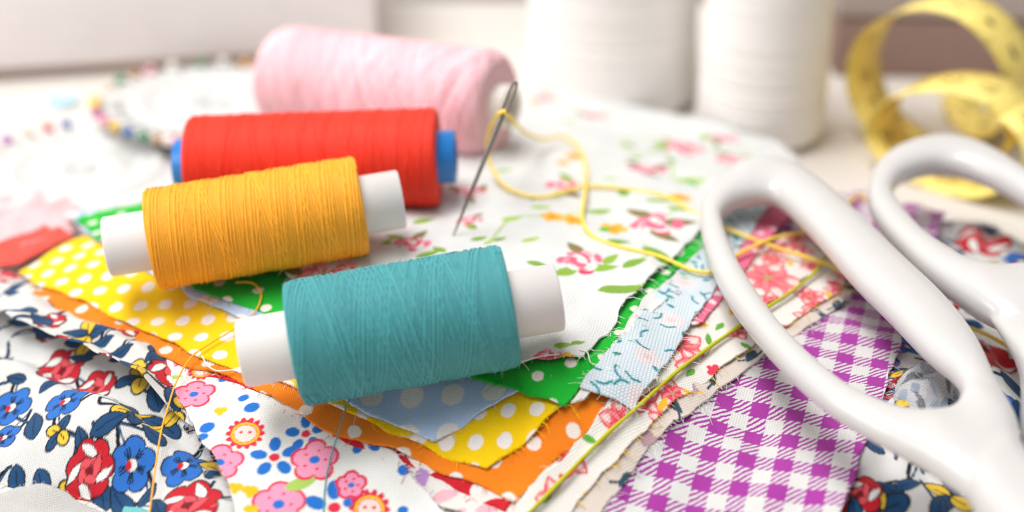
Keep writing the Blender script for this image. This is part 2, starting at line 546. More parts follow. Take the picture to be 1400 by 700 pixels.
def rbox(name, c0, c1, depth, h, mat, r=3.0, parent=None, z0=0.0):
    """upright rounded box with its front bottom edge running from c0 to c1"""
    c0 = np.array(c0[:2]); c1 = np.array(c1[:2]); L = np.linalg.norm(c1 - c0); ex = (c1 - c0) / L; ey = np.array([-ex[1], ex[0]])
    def ring(ins):
        out = []
        rr = max(r - ins, 0.2)
        for (cx, cy, a0) in ((L - r, r, -90), (L - r, depth - r, 0), (r, depth - r, 90), (r, r, 180)):
            for k in range(5):
                a = math.radians(a0 + k * 22.5); out.append((cx + rr * math.cos(a), cy + rr * math.sin(a)))
        return out
    V = []; F = []
    lv = [(z0, r * 0.5), (z0 + r * 0.3, 0.15 * r), (z0 + r, 0), (z0 + h - r, 0), (z0 + h - r * 0.3, r * 0.3), (z0 + h, r)]
    for z, ins in lv:
        for x, y in ring(ins): V.append((*(c0 + ex * x + ey * y), z))
    n = 20
    for i in range(len(lv) - 1):
        for k in range(n): F.append((i * n + k, i * n + (k + 1) % n, (i + 1) * n + (k + 1) % n, (i + 1) * n + k))
    F.append(list(range(n))[::-1]); F.append([(len(lv) - 1) * n + k for k in range(n)])
    return obj(name, V, F, mat, parent)

# pale storage box at the back left, its shadow gap painted as a brown strip beneath
m_box = plain('box_card', lin('#f2ecec'), 0.7, 0.3, 0.1, 80, 0.03)
m_gap_shade = plain('box_gap_shade', lin('#a8968a'), 0.7, 0.3, 0.1, 80, 0.04)
a, b = P(-420, 139, 0), P(518, 80, 0)
bx = empty('storage_box', (*((a + b) / 2)[:2], 0))
tag(bx, 'pale pinkish grey storage box standing behind the pin wheels', 'box')
ex = (b - a) / np.linalg.norm(b - a); ey = np.array([-ex[1], ex[0], 0])
rbox('base', a + ex * 2 + ey * 1.5, b - ex * 2 + ey * 1.5, 117, 4, m_gap_shade, 1.5, bx)  # thin foot strip, shade of the gap put into its colour
rbox('body', a, b, 120, 50, m_box, 3, bx, 3.5)
rbox('lid', a - ex * 1.5 - ey * 1.5, b + ex * 1.5 - ey * 1.5, 123, 10, m_box, 3, bx, 53)

m_taupe = plain('taupe_card', lin('#b8acaa'), 0.75, 0.3, 0.15, 120, 0.05)
m_taupe2 = plain('taupe_dark', lin('#9a8078'), 0.75, 0.3, 0.15, 120, 0.05)
a, b = P(1138, 104, 0), P(1640, 112, 0)
bx = empty('wooden_case', (*((a + b) / 2)[:2], 0)); tag(bx, 'low taupe brown case behind the yellow measuring tape', 'case')
ex = (b - a) / np.linalg.norm(b - a); ey = np.array([-ex[1], ex[0], 0])
rbox('body', a, b, 70, 19, m_taupe2, 1.5, bx)
rbox('lid', a - ex * .6 - ey * .6, b + ex * .6 - ey * .6, 71.2, 14, m_taupe, 1.5, bx, 19.3)

# ------------------------------------------------------------------ pin wheels with coloured heads
m_wheel = plain('wheel_plastic', lin('#d3d3d1'), 0.35, 0.5, 0.0, 100, 0.02)
m_steel = plain('steel', lin('#b5b0aa'), 0.25, 0.5, 0.0, 400, 0.05, metal=1.0)
PINC = {'yellow': '#f5c93a', 'blue': '#2f66b4', 'green': '#2f8a58', 'brown': '#b98a5a', 'pink': '#f3a6bb', 'red': '#dd4a3c',
        'purple': '#b060b8', 'cream': '#e6d5c0', 'magenta': '#a8358f', 'orange': '#eda24a', 'white': '#f1eee8'}
PINM = {k: plain('pearl_' + k, lin(v), 0.22, 0.6, 0.0, 300, 0.03, coat=0.4) for k, v in PINC.items()}

def wheel(label, c, R, nrm, seq, spots, where):
    """disc with moulded rings; pins stand radially in its rim"""
    c = np.array(c, float)
    w = empty('pin_wheel', c); tag(w, label, 'pin wheel')
    prof = [(0, 0.01), (0, R - 2), (0.5, R - 0.6), (1.4, R), (2.2, R - 0.8), (2.6, R - 2.5), (2.2, R - 6), (2.0, R - 9), (3.2, R - 10), (3.4, R - 12),
            (2.2, R - 13.2), (1.8, R - 19), (2.6, R - 20), (2.6, 3.4), (1.4, 3.0), (1.2, 0.01)]
    obj('disc', *lathe(c, nrm, prof, 72), m_wheel, w)
    d, e1, e2 = basis(nrm)
    obj('hub', *lathe(c + d * 1.2, nrm, [(0, 2.6), (1.8, 2.4), (2.1, 1.6), (2.1, 1.0), (0.6, 0.9), (0.6, 0.01)], 24), m_wheel, w)
    for x, y, name in spots:                     # seen heads, each at its own place on the rim
        q = P(x, y, c[2] + 2.0) - c; a = math.atan2(q[1], q[0])
        rad = np.array([math.cos(a), math.sin(a), 0.0]); rad = rad - d * (rad @ d); rad /= np.linalg.norm(rad)
        base = c + d * 2.7
        h = base + rad * (R + 0.8)
        p = empty('pearl_pin', h - d * 1.3)
        k = spots.index((x, y, name)); nb = [spots[j][2] for j in (k - 1, k + 1) if 0 <= j < len(spots)]
        side = f'between {nb[0]} and {nb[1]} pins' if len(nb) == 2 else f'next to a single {nb[0]} pin'
        tag(p, f'{name} pearl headed pin {side} in the {where}', 'pin', 'pearl headed pins in the wheels')
        prof = [(-1.6 * math.cos(t), 1.6 * math.sin(t)) for t in np.linspace(0.02, math.pi - 0.02, 11)]
        obj('head', *lathe(h, rad, prof, 16), PINM[name], p)
        obj('shaft', *tube(np.array([h - rad * 1.2, h - rad * 6, h - rad * 12 - d * 1.6]), 0.25, 6), m_steel, p)

w2c = P(118, 240, 0.3); w1c = P(302, 163, 0.5)
wheel('flat white pin wheel lying under the edge of another wheel', w2c, 30.5, (0, 0, 1), None,
      [(90, 170, 'blue'), (63, 175, 'red'), (35, 184, 'cream'), (10, 195, 'purple'), (-12, 207, 'yellow'), (-30, 222, 'green')], 'lower white pin wheel')
n1 = np.array([0.045, 0.05, 1.0]); w1 = w1c + np.array([0, 0, 3.2])
wheel('white pin wheel leaning on another wheel behind the red spool', w1, 34.0, n1, None,
      [(356, 90, 'yellow'), (330, 91, 'orange'), (304, 91, 'white'), (278, 92, 'green'), (240, 95, 'white'), (205, 100, 'pink'), (180, 106, 'brown'), (158, 115, 'green'), (140, 127, 'cream'), (118, 150, 'yellow'), (116, 160, 'yellow'),
       (117, 171, 'magenta'), (124, 183, 'pink'), (137, 195, 'yellow'), (153, 205, 'blue'), (175, 213, 'green'), (198, 219, 'brown'), (213, 221, 'white'), (228, 223, 'pink'), (246, 225, 'red')], 'tilted white pin wheel')
# pale blue button on the table
m_btn = plain('pale_blue_plastic', lin('#bfe3f0'), 0.3, 0.5, 0.0, 300, 0.03)
bc = P(86, 142, 0)
bt = empty('button', bc); tag(bt, 'pale blue round button lying behind the pin wheels', 'button')
obj('rim', *lathe(bc, (0, 0, 1), [(0, 0.01), (0, 4.0), (0.8, 4.7), (1.8, 4.6), (2.2, 3.9), (1.7, 3.2), (1.5, 0.01)], 36), m_btn, bt)
for dx, dy in ((-.9, -.9), (.9, -.9), (-.9, .9), (.9, .9)):
    obj('hole', *lathe(bc + [dx, dy, 1.45], (0, 0, 1), [(0, .55), (.16, .55), (.16, .4), (.1, .01)], 12), plain('hole_shade', lin('#8fb6c4'), .6), bt)

# ------------------------------------------------------------------ standing white cones of thread
m_cone = thread_mat('white_cone_thread', lin('#f2eeea'), 0.7, 0.2)
m_tubew = plain('white_tube', lin('#eeeae7'), 0.38, 0.45, 0.0, 300, 0.02, sss=0.15)

def cone(label, px, py, wpx, h, seed):
    base = P(px, py, 0); dep = base[1] * math.cos(PITCH) + (CAM_H) * math.sin(PITCH)
    R = wpx * dep / FPX / 2
    base = base + [0, R * 0.7, 0]
    c = empty('thread_cone', base); tag(c, label, 'thread cone')
    r = np.random.default_rng(seed)
    prof = [(0.0, R * .86), (2.5, R * .88)]
    obj('core', *lathe(base, (0, 0, 1), [(0, R * .5), (0, R * .62), (1.5, R * .62), (h + 10, R * .42), (h + 10, R * .3), (0, R * .5)], 40), m_tubew, c)
    prof = [(1.5, R * .6), (2.0, R * .93), (4, R)]
    z = 4.0
    while z < h - 4:                     # wound layers swell and pinch a little
        s = r.uniform(1.6, 3.4)
        k = R * (1 - 0.12 * z / h)
        prof += [(z + s * .25, k + r.uniform(.15, .35)), (z + s * .7, k + r.uniform(.1, .3)), (z + s, k - r.uniform(.05, .25))]
        z += s
    prof += [(h - 1, R * .84), (h, R * .78), (h + .3, R * .45)]
    v, f = lathe(base, (0, 0, 1), prof, 64)
    obj('wound_thread', v, f, m_cone, c, cols=np.ones(len(v)))
cone('tall white thread cone standing just behind the floral fabric', 1046, 208, 178, 74, 3)
cone('wide white thread cone standing between pink spool and the narrower cone', 838, 166, 240, 80, 4)
# ------------------------------------------------------------------ yellow measuring tape
def tape():
    t = NT('tape_yellow')
    uv = t.n('ShaderNodeUVMap', uv_map='UVMap').outputs[0]
    sep = t.n('ShaderNodeSeparateXYZ'); t.l(uv, sep.inputs[0]); u, v = sep.outputs[0], sep.outputs[1]
    def tick(period, wid, reach):
        f = t.math('ABSOLUTE', t.math('SUBTRACT', t.math('FRACT', t.math('DIVIDE', u, period)), 0.5))
        a = t.math('LESS_THAN', f, wid / period / 2)
        e = t.math('LESS_THAN', t.math('MINIMUM', v, t.math('SUBTRACT', 19.0, v)), reach)
        return t.math('MULTIPLY', a, e)
    k = t.math('MAXIMUM', tick(10, .35, 4.0), tick(1, .12, 1.8))
    t.l(t.mix(k, lin('#f8e07c'), lin('#6b5826')), t.b.inputs['Base Color'])
    t.b.inputs['Roughness'].default_value = 0.5
    W = 19.0
    c1 = P(1268, 200, 0); c2 = P(1305, 262, 0)
    wv = np.array([-0.66, -0.75, 0.0]); xv = np.array([0.75, -0.66, 0.0]); wv /= np.linalg.norm(wv)
    pts = []
    N = 260
    for i in range(N + 1):
        s = i / N                               # helix: right-hand outer loop, big loop, then the small front loop
        a = math.radians(-40 + s * 960)
        k = np.clip((s - .16) / .62, 0, 1); k = k * k * (3 - 2 * k)
        rx = 23 * (1 - k) + 20.5 * k; rz = 20.5 * (1 - k) + 10.8 * k
        cx = c1[0] * (1 - k) + c2[0] * k; cy = (c1[1] + 4) * (1 - k) + (c2[1] + 7) * k
        pre = np.clip((.2 - s) / .2, 0, 1)
        cx += 26 * pre ** 1.6; cy += 16 * pre
        post = np.clip((s - .86) / .14, 0, 1)
        cx += 16 * post ** 1.5; cy -= 4 * post
        z = rz + 0.35 - rz * math.cos(a) * (1 + .03 * math.sin(3 * a)); w = rx * math.sin(a)
        pts.append((cx + xv[0] * w, cy + xv[1] * w, max(z, .3)))
    pts = np.array(pts)
    tg = np.gradient(pts, axis=0); tg /= np.linalg.norm(tg, axis=1)[:, None]
    L = np.r_[0, np.cumsum(np.linalg.norm(np.diff(pts, axis=0), axis=1))]
    nr = np.cross(tg, wv); nr /= np.linalg.norm(nr, axis=1)[:, None]
    V = []; UV = []
    for i in range(len(pts)):
        for side in (.18, -.18):
            for q in (-.5, 0, .5):
                V.append(pts[i] + wv * W * q + nr[i] * side + nr[i] * .25 * (abs(q) * 2 - .5)); UV.append((L[i], (q + .5) * W))
    F = []
    for i in range(len(pts) - 1):
        b0, b1 = i * 6, i * 6 + 6
        for q in range(2):
            F.append((b0 + q, b0 + q + 1, b1 + q + 1, b1 + q)); F.append((b0 + 3 + q + 1, b0 + 3 + q, b1 + 3 + q, b1 + 3 + q + 1))
        F.append((b0, b1, b1 + 3, b0 + 3)); F.append((b0 + 2, b0 + 5, b1 + 5, b1 + 2))
    F.append((0, 3, 4, 1)); F.append((1, 4, 5, 2))
    root = empty('measuring_tape', (*c2[:2], 0)); tag(root, 'yellow measuring tape curled in loops on the table behind the scissors', 'measuring tape')
    obj('band', V, F, t.m, root, uv=UV)
    ink = plain('tape_ink', lin('#4a3c1a'), .6)
    num = 3
    for s in np.arange(8, L[-1] - 6, 10.0):
        i = int(np.searchsorted(L, s))
        for side in (1, -1):
            cu = bpy.data.curves.new('numeral', 'FONT'); cu.body = str(num); cu.size = 6.2; cu.align_x = 'CENTER'; cu.align_y = 'CENTER'
            cu.resolution_u = 2
            to = bpy.data.objects.new('numeral', cu); col.objects.link(to)
            bpy.context.view_layer.update()
            me = bpy.data.meshes.new_from_object(to.evaluated_get(bpy.context.evaluated_depsgraph_get()))
            bpy.data.objects.remove(to)
            co = np.empty(len(me.vertices) * 3); me.vertices.foreach_get('co', co); co = co.reshape(-1, 3)
            fs = [list(p.vertices) for p in me.polygons]
            X = wv * side; Y = tg[i]
            w = pts[i] + co[:, :1] * X + co[:, 1:2] * Y + nr[i] * (.24 - .1 * 0) * side
            w += nr[i] * .25 * (np.abs(co[:, :1]) / W * 2 - .5)
            # follow the bend of the band
            kk = np.clip(np.searchsorted(L, s + co[:, 1]), 0, len(pts) - 1)
            w += (pts[kk] - pts[i] - co[:, 1:2] * Y)
            if len(fs): obj('numeral', w, fs, ink, root, smooth=False)
        num += 1
tape()

# ------------------------------------------------------------------ cloth materials
f_white = plain('fray_white', lin('#ece8e2'), .9, .1); f_yellow = plain('fray_yellow', lin('#f2c21a'), .9, .1)
f_orange = plain('fray_orange', lin('#ee7f1e'), .9, .1); f_green = plain('fray_green', lin('#2fb43c'), .9, .1)
f_blue = plain('fray_blue', lin('#b4c8e6'), .9, .1); f_purple = plain('fray_purple', lin('#b58bb5'), .9, .1)
f_navy = plain('fray_navy', lin('#c9c6c6'), .9, .1); f_lime = plain('lime_hem', lin('#bdbb2e'), .8, .2, .4, 900)
f_red = plain('fray_red', lin('#cc2a2a'), .9, .1)
WHT = lin('#d9d8d5')
m_print = cloth_mat('printed_cotton', 'attr', 0.40, 0.16)
m_print_fine = cloth_mat('printed_lawn', 'attr', 0.5, 0.18)
m_print_open = cloth_mat('printed_muslin', 'attr', 0.62, 0.22, 0.8)
m_yellow = cloth_mat('yellow_dots', 'dots', c=lin('#fccf05'), dot=lin('#f4eae4'), spacing=5.3, radius=1.42)
m_orange = cloth_mat('orange_dots', 'dots', c=lin('#f6841a'), dot=lin('#f4e6dc'), spacing=7.4, radius=1.3, stagger=False)
m_blue = cloth_mat('blue_dots', 'dots', c=lin('#c0d4f5'), dot=lin('#f3ebe6'), spacing=7.6, radius=2.15)
m_green = cloth_mat('green_dots', 'dots', c=lin('#1cba34'), dot=lin('#f2ece2'), spacing=6.6, radius=1.15, stagger=False)
m_gingham = cloth_mat('purple_gingham', 'gingham', weave=0.5, period=6.6, c=lin('#a63a9c'), c2=WHT)
m_red = cloth_mat('red_cotton', 'solid', c=lin('#cf2330'))
m_coral = cloth_mat('coral_cotton', 'solid', c=lin('#f0574a'))
m_palepink = cloth_mat('pale_pink_cotton', 'solid', c=lin('#f2c3c6'))

# ------------------------------------------------------------------ prints
NAVY, DNAVY, BLUE, YEL, RED, INK = lin('#1f4a74'), lin('#17263c'), lin('#2f6fc4'), lin('#e8c23c'), lin('#c8202e'), lin('#15171f')
W2 = lin('#ece9e5')

def blue_flower(p, c, R, rot, r):
    p.flower(c, R, 5, .30, rot, BLUE, INK, .32, inner=DNAVY)
    p.ell(c, R * .22, R * .2, 0, W2, INK, .2); p.ell(c + np.array([-R * .16, 0]), R * .14, R * .16, 0, RED)
def yellow_flower(p, c, R, rot, r):
    for k in range(4):
        a = rot + k * 1.4
        p.ell(c + R * .6 * np.array([math.cos(a), math.sin(a)]), R * .55, R * .36, a, YEL if k % 2 else NAVY, INK, .28)
        p.line([c, c + R * .75 * np.array([math.cos(a), math.sin(a)])], .22, INK)
def navy_leaf(p, c, L, rot, r):
    p.leaf(c, L, L * .42, rot, NAVY, INK, .3, DNAVY)
def peony(p, c, R, rot, r):
    p.flower(c, R, 7, .18, rot, RED, INK, .3)
    for k in range(9):
        a = rot + k * .72; q = c + R * (.35 + .3 * (k % 2)) * np.array([math.cos(a), math.sin(a)])
        p.leaf(q, R * .75, R * .3, a + .9, W2 if k % 2 else lin('#e3545c'), INK, .16)
    p.ell(c, R * .18, R * .15, 0, lin('#7c1320'))
def scatter(p, r, n, used, gap, fn):
    lo, hi = p.xy.min(0), p.xy.max(0); k = 0
    for _ in range(n * 30):
        q = r.uniform(lo, hi)
        if all(np.hypot(*(q - u[:2])) > gap + u[2] for u in used):
            fn(q, k); used.append((q[0], q[1], gap * .5)); k += 1
            if k >= n: break
def navy_print(spots, seed):
    def f(p):
        r = np.random.default_rng(seed); p.c[:] = np.array(WHT)
        pos = [(on(x, y), k, s, a) for (x, y, k, s, a) in spots]
        used = [(q[0], q[1], s) for q, k, s, a in pos]
        allm = list(pos)
        def add(q, k):
            kind = ('blue', 'leaf', 'yellow', 'leaf', 'leaf', 'peony', 'leaf', 'leaf')[k % 8]
            allm.append((q, kind, {'blue': 4.0, 'leaf': 7.2, 'yellow': 3.2, 'peony': 4.8}[kind] * r.uniform(.85, 1.15), r.uniform(0, 6.28)))
        scatter(p, r, 260, used, 2.3, add)
        for q, k, s, a in allm:                       # stems first
            b = q + 7 * np.array([math.cos(a + .6), math.sin(a + .6)])
            p.cur([q, (q + b) / 2 + r.normal(0, 1.2, 2), b], .75, INK); p.cur([q, (q + b) / 2, b], .4, NAVY)
        for q, k, s, a in allm:
            if k == 'blue': blue_flower(p, q, s, a, r)
            elif k == 'yellow': yellow_flower(p, q, s, a, r)
            elif k == 'leaf': navy_leaf(p, q, s, a, r)
            else: peony(p, q, s, a, r)
    return f

PINK1, PINK2, CORAL, LEAF1, LEAF2, OLIVE = lin('#ef6f8c'), lin('#f6a9b6'), lin('#dd4468'), lin('#8fb63c'), lin('#aacb62'), lin('#8a7a48')
def rose(p, c, s, r):
    for _ in range(3):
        a = r.uniform(0, 6.28); q = c + s * 1.15 * np.array([math.cos(a), math.sin(a)])
        p.leaf(q, s * 1.5, s * .6, a + r.normal(0, .4), LEAF1 if r.random() < .6 else OLIVE)
    for k in range(13):
        a = k * 2.4 + r.normal(0, .3); d = s * (.95 - .065 * k)
        q = c + d * np.array([math.cos(a), math.sin(a)]) * [1.1, .95]
        p.ell(q, s * r.uniform(.28, .42), s * r.uniform(.16, .26), a + 1.3, (PINK1, W2, CORAL, PINK2, PINK1, W2)[k % 6])
    for k in range(5):
        a = r.uniform(0, 6.28); q = c + s * r.uniform(.1, .6) * np.array([math.cos(a), math.sin(a)])
        p.line([q, q + s * .45 * np.array([math.cos(a + 1.2), math.sin(a + 1.2)])], .35, CORAL)
def yel(p, c, s, r):
    p.flower(c, s, 5, .4, r.uniform(0, 6), lin('#f0b32c')); p.ell(c, s * .28, s * .25, 0, lin('#c98a2a'))
def floral_white(p):
    r = np.random.default_rng(21); p.c[:] = np.array(lin('#dfe0de'))
    roses = [(790, 355, 4.3), (893, 305, 4.8), (772, 252, 4.0), (988, 190, 3.6), (932, 200, 4.2), (996, 216, 3.8), (882, 230, 3.9), (812, 157, 3.0), (742, 133, 3.0),
             (560, 330, 3.2), (430, 378, 4.4), (470, 372, 3.2), (640, 300, 2.4), (745, 490, 2.2), (640, 262, 3), (330, 330, 4)]
    yels = [(755, 297, 2.4), (783, 300, 2.4), (838, 307, 3.0), (930, 268, 2.6), (786, 213, 2.3), (775, 496, 1.8), (770, 220, 1.6), (640, 498, 2)]
    lv = [(820, 285, 5, .3), (853, 262, 5, 1.5), (740, 285, 4, .2), (700, 300, 4, .3), (726, 326, 4, .6), (683, 325, 3, .7), (668, 330, 2.5, .8), (930, 290, 5, .2), (900, 275, 5, .3),
          (945, 243, 7, .1), (835, 245, 3.4, 0), (860, 200, 4, 2.6), (870, 215, 3, .2), (780, 165, 4, -.9), (845, 330, 5, .4), (835, 352, 4, .9), (898, 345, 6, -.6), (868, 360, 5, .5), (850, 395, 8, .25),
          (586, 345, 4.5, .3), (600, 340, 3.5, 2.3), (580, 300, 5, .7), (655, 325, 3.4, .5), (735, 360, 4, -.4), (960, 190, 3, 1.4), (730, 268, 2.6, 1), (520, 300, 4, 1), (770, 475, 3, 0),
          (790, 470, 2.5, .4), (905, 355, 4, 2.4), (560, 400, 5, .2), (735, 140, 3, .3), (918, 220, 4, 1.5), (690, 230, 4, .2), (960, 345, 4, .4)]
    stems = [[(668, 330), (700, 300), (755, 297), (820, 285)], [(838, 307), (893, 305), (930, 290)], [(868, 360), (898, 345), (905, 355), (880, 330)], [(850, 200), (862, 186), (895, 187), (905, 200), (870, 212), (850, 200)],
             [(940, 205), (990, 202), (1040, 206)], [(820, 395), (850, 395), (880, 390)], [(910, 200), (918, 220), (920, 240)], [(740, 133), (770, 140), (812, 157)]]
    for s in stems: p.cur([on(*q) for q in s], .55, LEAF2)
    for x, y, L, a in lv:
        p.leaf(on(x, y), L * 1.25, L * .56, a, (LEAF1, LEAF2, lin('#7fa83a'))[int(r.integers(0, 3))])
    for x, y, s in roses: rose(p, on(x, y), s * 1.08, r)
    for x, y, s in yels: yel(p, on(x, y), s * 1.1, r)

def kid_print(p):
    r = np.random.default_rng(5); p.c[:] = np.array(lin('#eceae6'))
    HP, HR, HB, HY = lin('#f29ab8'), lin('#e2304a'), lin('#2474cc'), lin('#f3c21f')
    def pinkf(c, s):
        p.flower(c, s, 5, .3, 1.6, HP, HR, .55); p.ell(c, s * .24, s * .2, 0, HB)
        for k in range(5): p.ell(c + s * .5 * np.array([math.cos(k * 1.26), math.sin(k * 1.26)]), .3, .25, 0, HR)
    def bluef(c, s):
        for k in range(5): a = .4 + k * 1.26; p.ell(c + s * .75 * np.array([math.cos(a), math.sin(a)]), s * .4, s * .28, a, HB)
        p.ell(c, s * .25, s * .22, 0, HR)
    def sun(c, s):
        p.flower(c, s * 1.15, 14, .28, 0, HR); p.ell(c, s * .82, s * .78, 0, HY); p.ell(c, s * .62, s * .58, 0, lin('#f3d9d0'), HR, .15)
        p.ell(c + [-.8, .3], .35, .3, 0, HR); p.ell(c + [.8, .3], .35, .3, 0, HR)
    def heart(c, s):
        p.ell(c + [-s * .35, .2], s * .5, s * .45, .6, HY); p.ell(c + [s * .35, .2], s * .5, s * .45, -.6, HY); p.ell(c + [0, -s * .25], s * .4, s * .6, 0, HY)
    used = []
    spec = [(265, 538, 'p', 3.7), (335, 590, 's', 3.2), (381, 690, 'p', 4.4), (457, 692, 'b', 4.6), (505, 695, 's', 3.2), (322, 668, 'h', 1.7), (342, 671, 'h', 1.8), (343, 697, 'h', 1.6), (480, 662, 'p', 2.4),
            (344, 557, 'd', 1.5), (333, 545, 'd', 1.1), (283, 583, 'd', 1.5), (276, 596, 'd', 1.2), (240, 515, 'g', 1), (412, 660, 'g', 2), (418, 592, 'b', 3.4), (375, 622, 'b', 4.0), (430, 628, 'p', 4.0), (300, 632, 'p', 4.0)]
    def put(c, k, s):
        if k == 'p': pinkf(c, s)
        elif k == 's': sun(c, s)
        elif k == 'b': bluef(c, s)
        elif k == 'h': heart(c, s)
        elif k == 'd': p.ell(c, s, s * .8, .3, HB)
        else: p.leaf(c, s * 3, s * 1.3, .4, LEAF2)
    for x, y, k, s in spec:
        c = on(x, y); put(c, k, s); used.append((c[0], c[1], s))
    scatter(p, r, 60, used, 2.6, lambda q, k: put(q, 'bhdgsdh'[k % 7], (3.2, 1.6, 1.2, 1, 2.6, 1.0, 1.5)[k % 7]))

def sprig_print(p):                      # pale blue with teal sprigs and blush flowers
    r = np.random.default_rng(8); p.c[:] = np.array(lin('#d3dfe6')); T = lin('#2f8f98'); used = []
    def blush(q, k):
        p.flower(q, 2.6, 7, .2, r.uniform(0, 6), lin('#e6dcdd')); p.ell(q, .9, .8, 0, lin('#e2cfce'))
    for x, y in ((885, 487), (935, 385), (918, 437), (875, 545), (985, 330)): c = on(x, y); blush(c, 0); used.append((*c, 2))
    scatter(p, r, 12, used, 5.5, blush)
    used = [(u[0], u[1], .8) for u in used]
    def sprig(q, k):
        a = r.uniform(0, 6.28); d = np.array([math.cos(a), math.sin(a)]); n = np.array([-d[1], d[0]])
        if k % 3 == 0: p.cur([q - d * 1.4, q + n * .5, q + d * 1.4], .5, T)
        elif k % 3 == 1: p.leaf(q, 2.0, .9, a, T)
        else: p.cur([q - d * 1.6, q + n * .9, q + d * 1.5], .45, T); p.leaf(q + n * 1.5, 1.6, .7, a + .8, T)
    scatter(p, r, 240, used, 1.35, sprig)

def coral_print(seed, extra=()):
    def f(p):
        r = np.random.default_rng(seed); p.c[:] = np.array(lin('#ece7e0')); used = []
        CR, CP = lin('#e4405a'), lin('#f2888c')
        def big(q, s):
            a0 = r.uniform(0, 6)
            for k in range(5):
                a = a0 + k * 1.257; u = np.array([math.cos(a), math.sin(a)])
                p.leaf(q + u * s * .62, s * 1.15, s * .78, a, CP, CR, .3)
                p.leaf(q + u * s * .8, s * .6, s * .34, a, lin('#f1d8d0'))
                for t in (-.25, 0, .25):
                    w = np.array([math.cos(a + t), math.sin(a + t)]); p.line([q + w * .6, q + w * s * .6], .3, CR)
            p.ell(q, s * .16, s * .13, 0, lin('#b0a860'))
        for x, y, s in extra: c = on(x, y); big(c, s); used.append((*c, s))
        def small(q, k):
            if k % 4 == 0: big(q, 3.0)
            elif k % 4 == 1: p.leaf(q, 3.6, 1.4, r.uniform(0, 6), lin('#f0bd2c'))
            elif k % 4 == 2: p.leaf(q, 3.4, 1.3, r.uniform(0, 6), lin('#63a83c'))
            else: p.flower(q, 1.7, 5, .4, 0, CR)
        scatter(p, r, 150, used, 2.1, small)
    return f

def leaf_print(p):                        # beige with dark slate leaves
    r = np.random.default_rng(31); p.c[:] = np.array(lin('#dccfc4')); used = []
    def one(q, k):
        a = r.uniform(0, 6.28)
        if k % 3 < 2:
            d = np.array([math.cos(a), math.sin(a)])
            p.cur([q - d * 3, q + [.5, -.4], q + d * 3], .5, lin('#2d4250')); p.leaf(q, 4.2, 2.0, a + .5, lin('#34505f'))
        else: p.flower(q, 1.8, 5, .3, a, lin('#b99aa0'))
    scatter(p, r, 170, used, 1.5, one)

def pastel_print(p):
    r = np.random.default_rng(17); p.c[:] = np.array(lin('#eae4de')); used = []
    CS = ['#7fc4c8', '#f0b8c4', '#b98cc8', '#e8c46a', '#8fb9dd', '#dd6a72']
    scatter(p, r, 60, used, 2.4, lambda q, k: p.leaf(q, r.uniform(3, 6), r.uniform(1.4, 2.6), r.uniform(0, 6), lin(CS[k % 6])))

def binding_print(p):
    r = np.random.default_rng(19); p.c[:] = np.array(lin('#e6e4e0')); used = []
    scatter(p, r, 9, used, 4.5, lambda q, k: p.leaf(q, 1.8, .6, r.uniform(0, 6), lin('#5f9a78')))
def pink_ticks(p):
    r = np.random.default_rng(12); p.c[:] = np.array(lin('#ef7396')); used = []
    scatter(p, r, 40, used, 2.4, lambda q, k: p.ell(q, 1.0, .8, r.uniform(0, 3), lin('#f5e4e6')))

# ------------------------------------------------------------------ the heap of cloth, lowest first
# crumpled navy floral, front left: a lower sheet with a rolled fold lying on it
left_spots = [(90, 548, 'blue', 4.3, .3), (14, 548, 'blue', 4.2, 1.0), (4, 592, 'blue', 3.2, .4), (192, 508, 'yellow', 4.2, .6), (182, 560, 'yellow', 3.4, 2.2), (222, 566, 'yellow', 3.6, 2.8), (150, 582, 'leaf', 7.5, .5),
              (210, 590, 'leaf', 6.5, 2.4), (45, 575, 'leaf', 8, 1.8), (70, 520, 'leaf', 6, 1.0), (22, 515, 'leaf', 4.5, 2.8), (80, 585, 'yellow', 2.6, 1.2), (110, 596, 'leaf', 5, 2.0), (140, 535, 'leaf', 6, 2.8),
              (82, 490, 'peony', 4.8, .2), (128, 512, 'peony', 4.2, 1.8), (70, 445, 'peony', 3.2, .8), (120, 460, 'yellow', 4.0, .3), (135, 470, 'leaf', 6, .4), (30, 432, 'leaf', 8, 2.8), (20, 405, 'leaf', 7, 2.6), (58, 445, 'leaf', 7, 2.4),
              (20, 385, 'leaf', 6, .5), (110, 480, 'leaf', 5, 2.9), (165, 480, 'leaf', 5, .2),
              (255, 684, 'peony', 6.2, .4), (138, 668, 'leaf', 7.5, 1.9), (165, 682, 'leaf', 8.5, 2.2), (200, 668, 'leaf', 5.5, 1.2), (215, 690, 'leaf', 6, 2.0), (95, 660, 'yellow', 2.8, 1), (250, 625, 'blue', 4.2, .5), (180, 630, 'blue', 4.2, 1.5), (120, 632, 'peony', 4.6, 1)]
ridge = surf(np.array([-90, 0, 60, 130, 200, 262, 300.]), np.array([425, 447, 474, 503, 540, 577, 600.]), 3)[:, :2]
def z_lower(xy, dd, z):
    e = np.minimum(1, dd / 4.0)
    d = np.full(len(xy), 1e9)
    for a, b in zip(ridge[:-1], ridge[1:]):
        ab = b - a; t = np.clip(((xy - a) @ ab) / (ab @ ab), 0, 1)
        d = np.minimum(d, np.hypot(*(xy - a - t[:, None] * ab).T))
    return z - 0.6 + wrinkle(xy, 41, 20, 0.9, 6, 60) - (1 - e) ** 2 * 1.6 - 2.6 * np.exp(-(d / 2.8) ** 2)
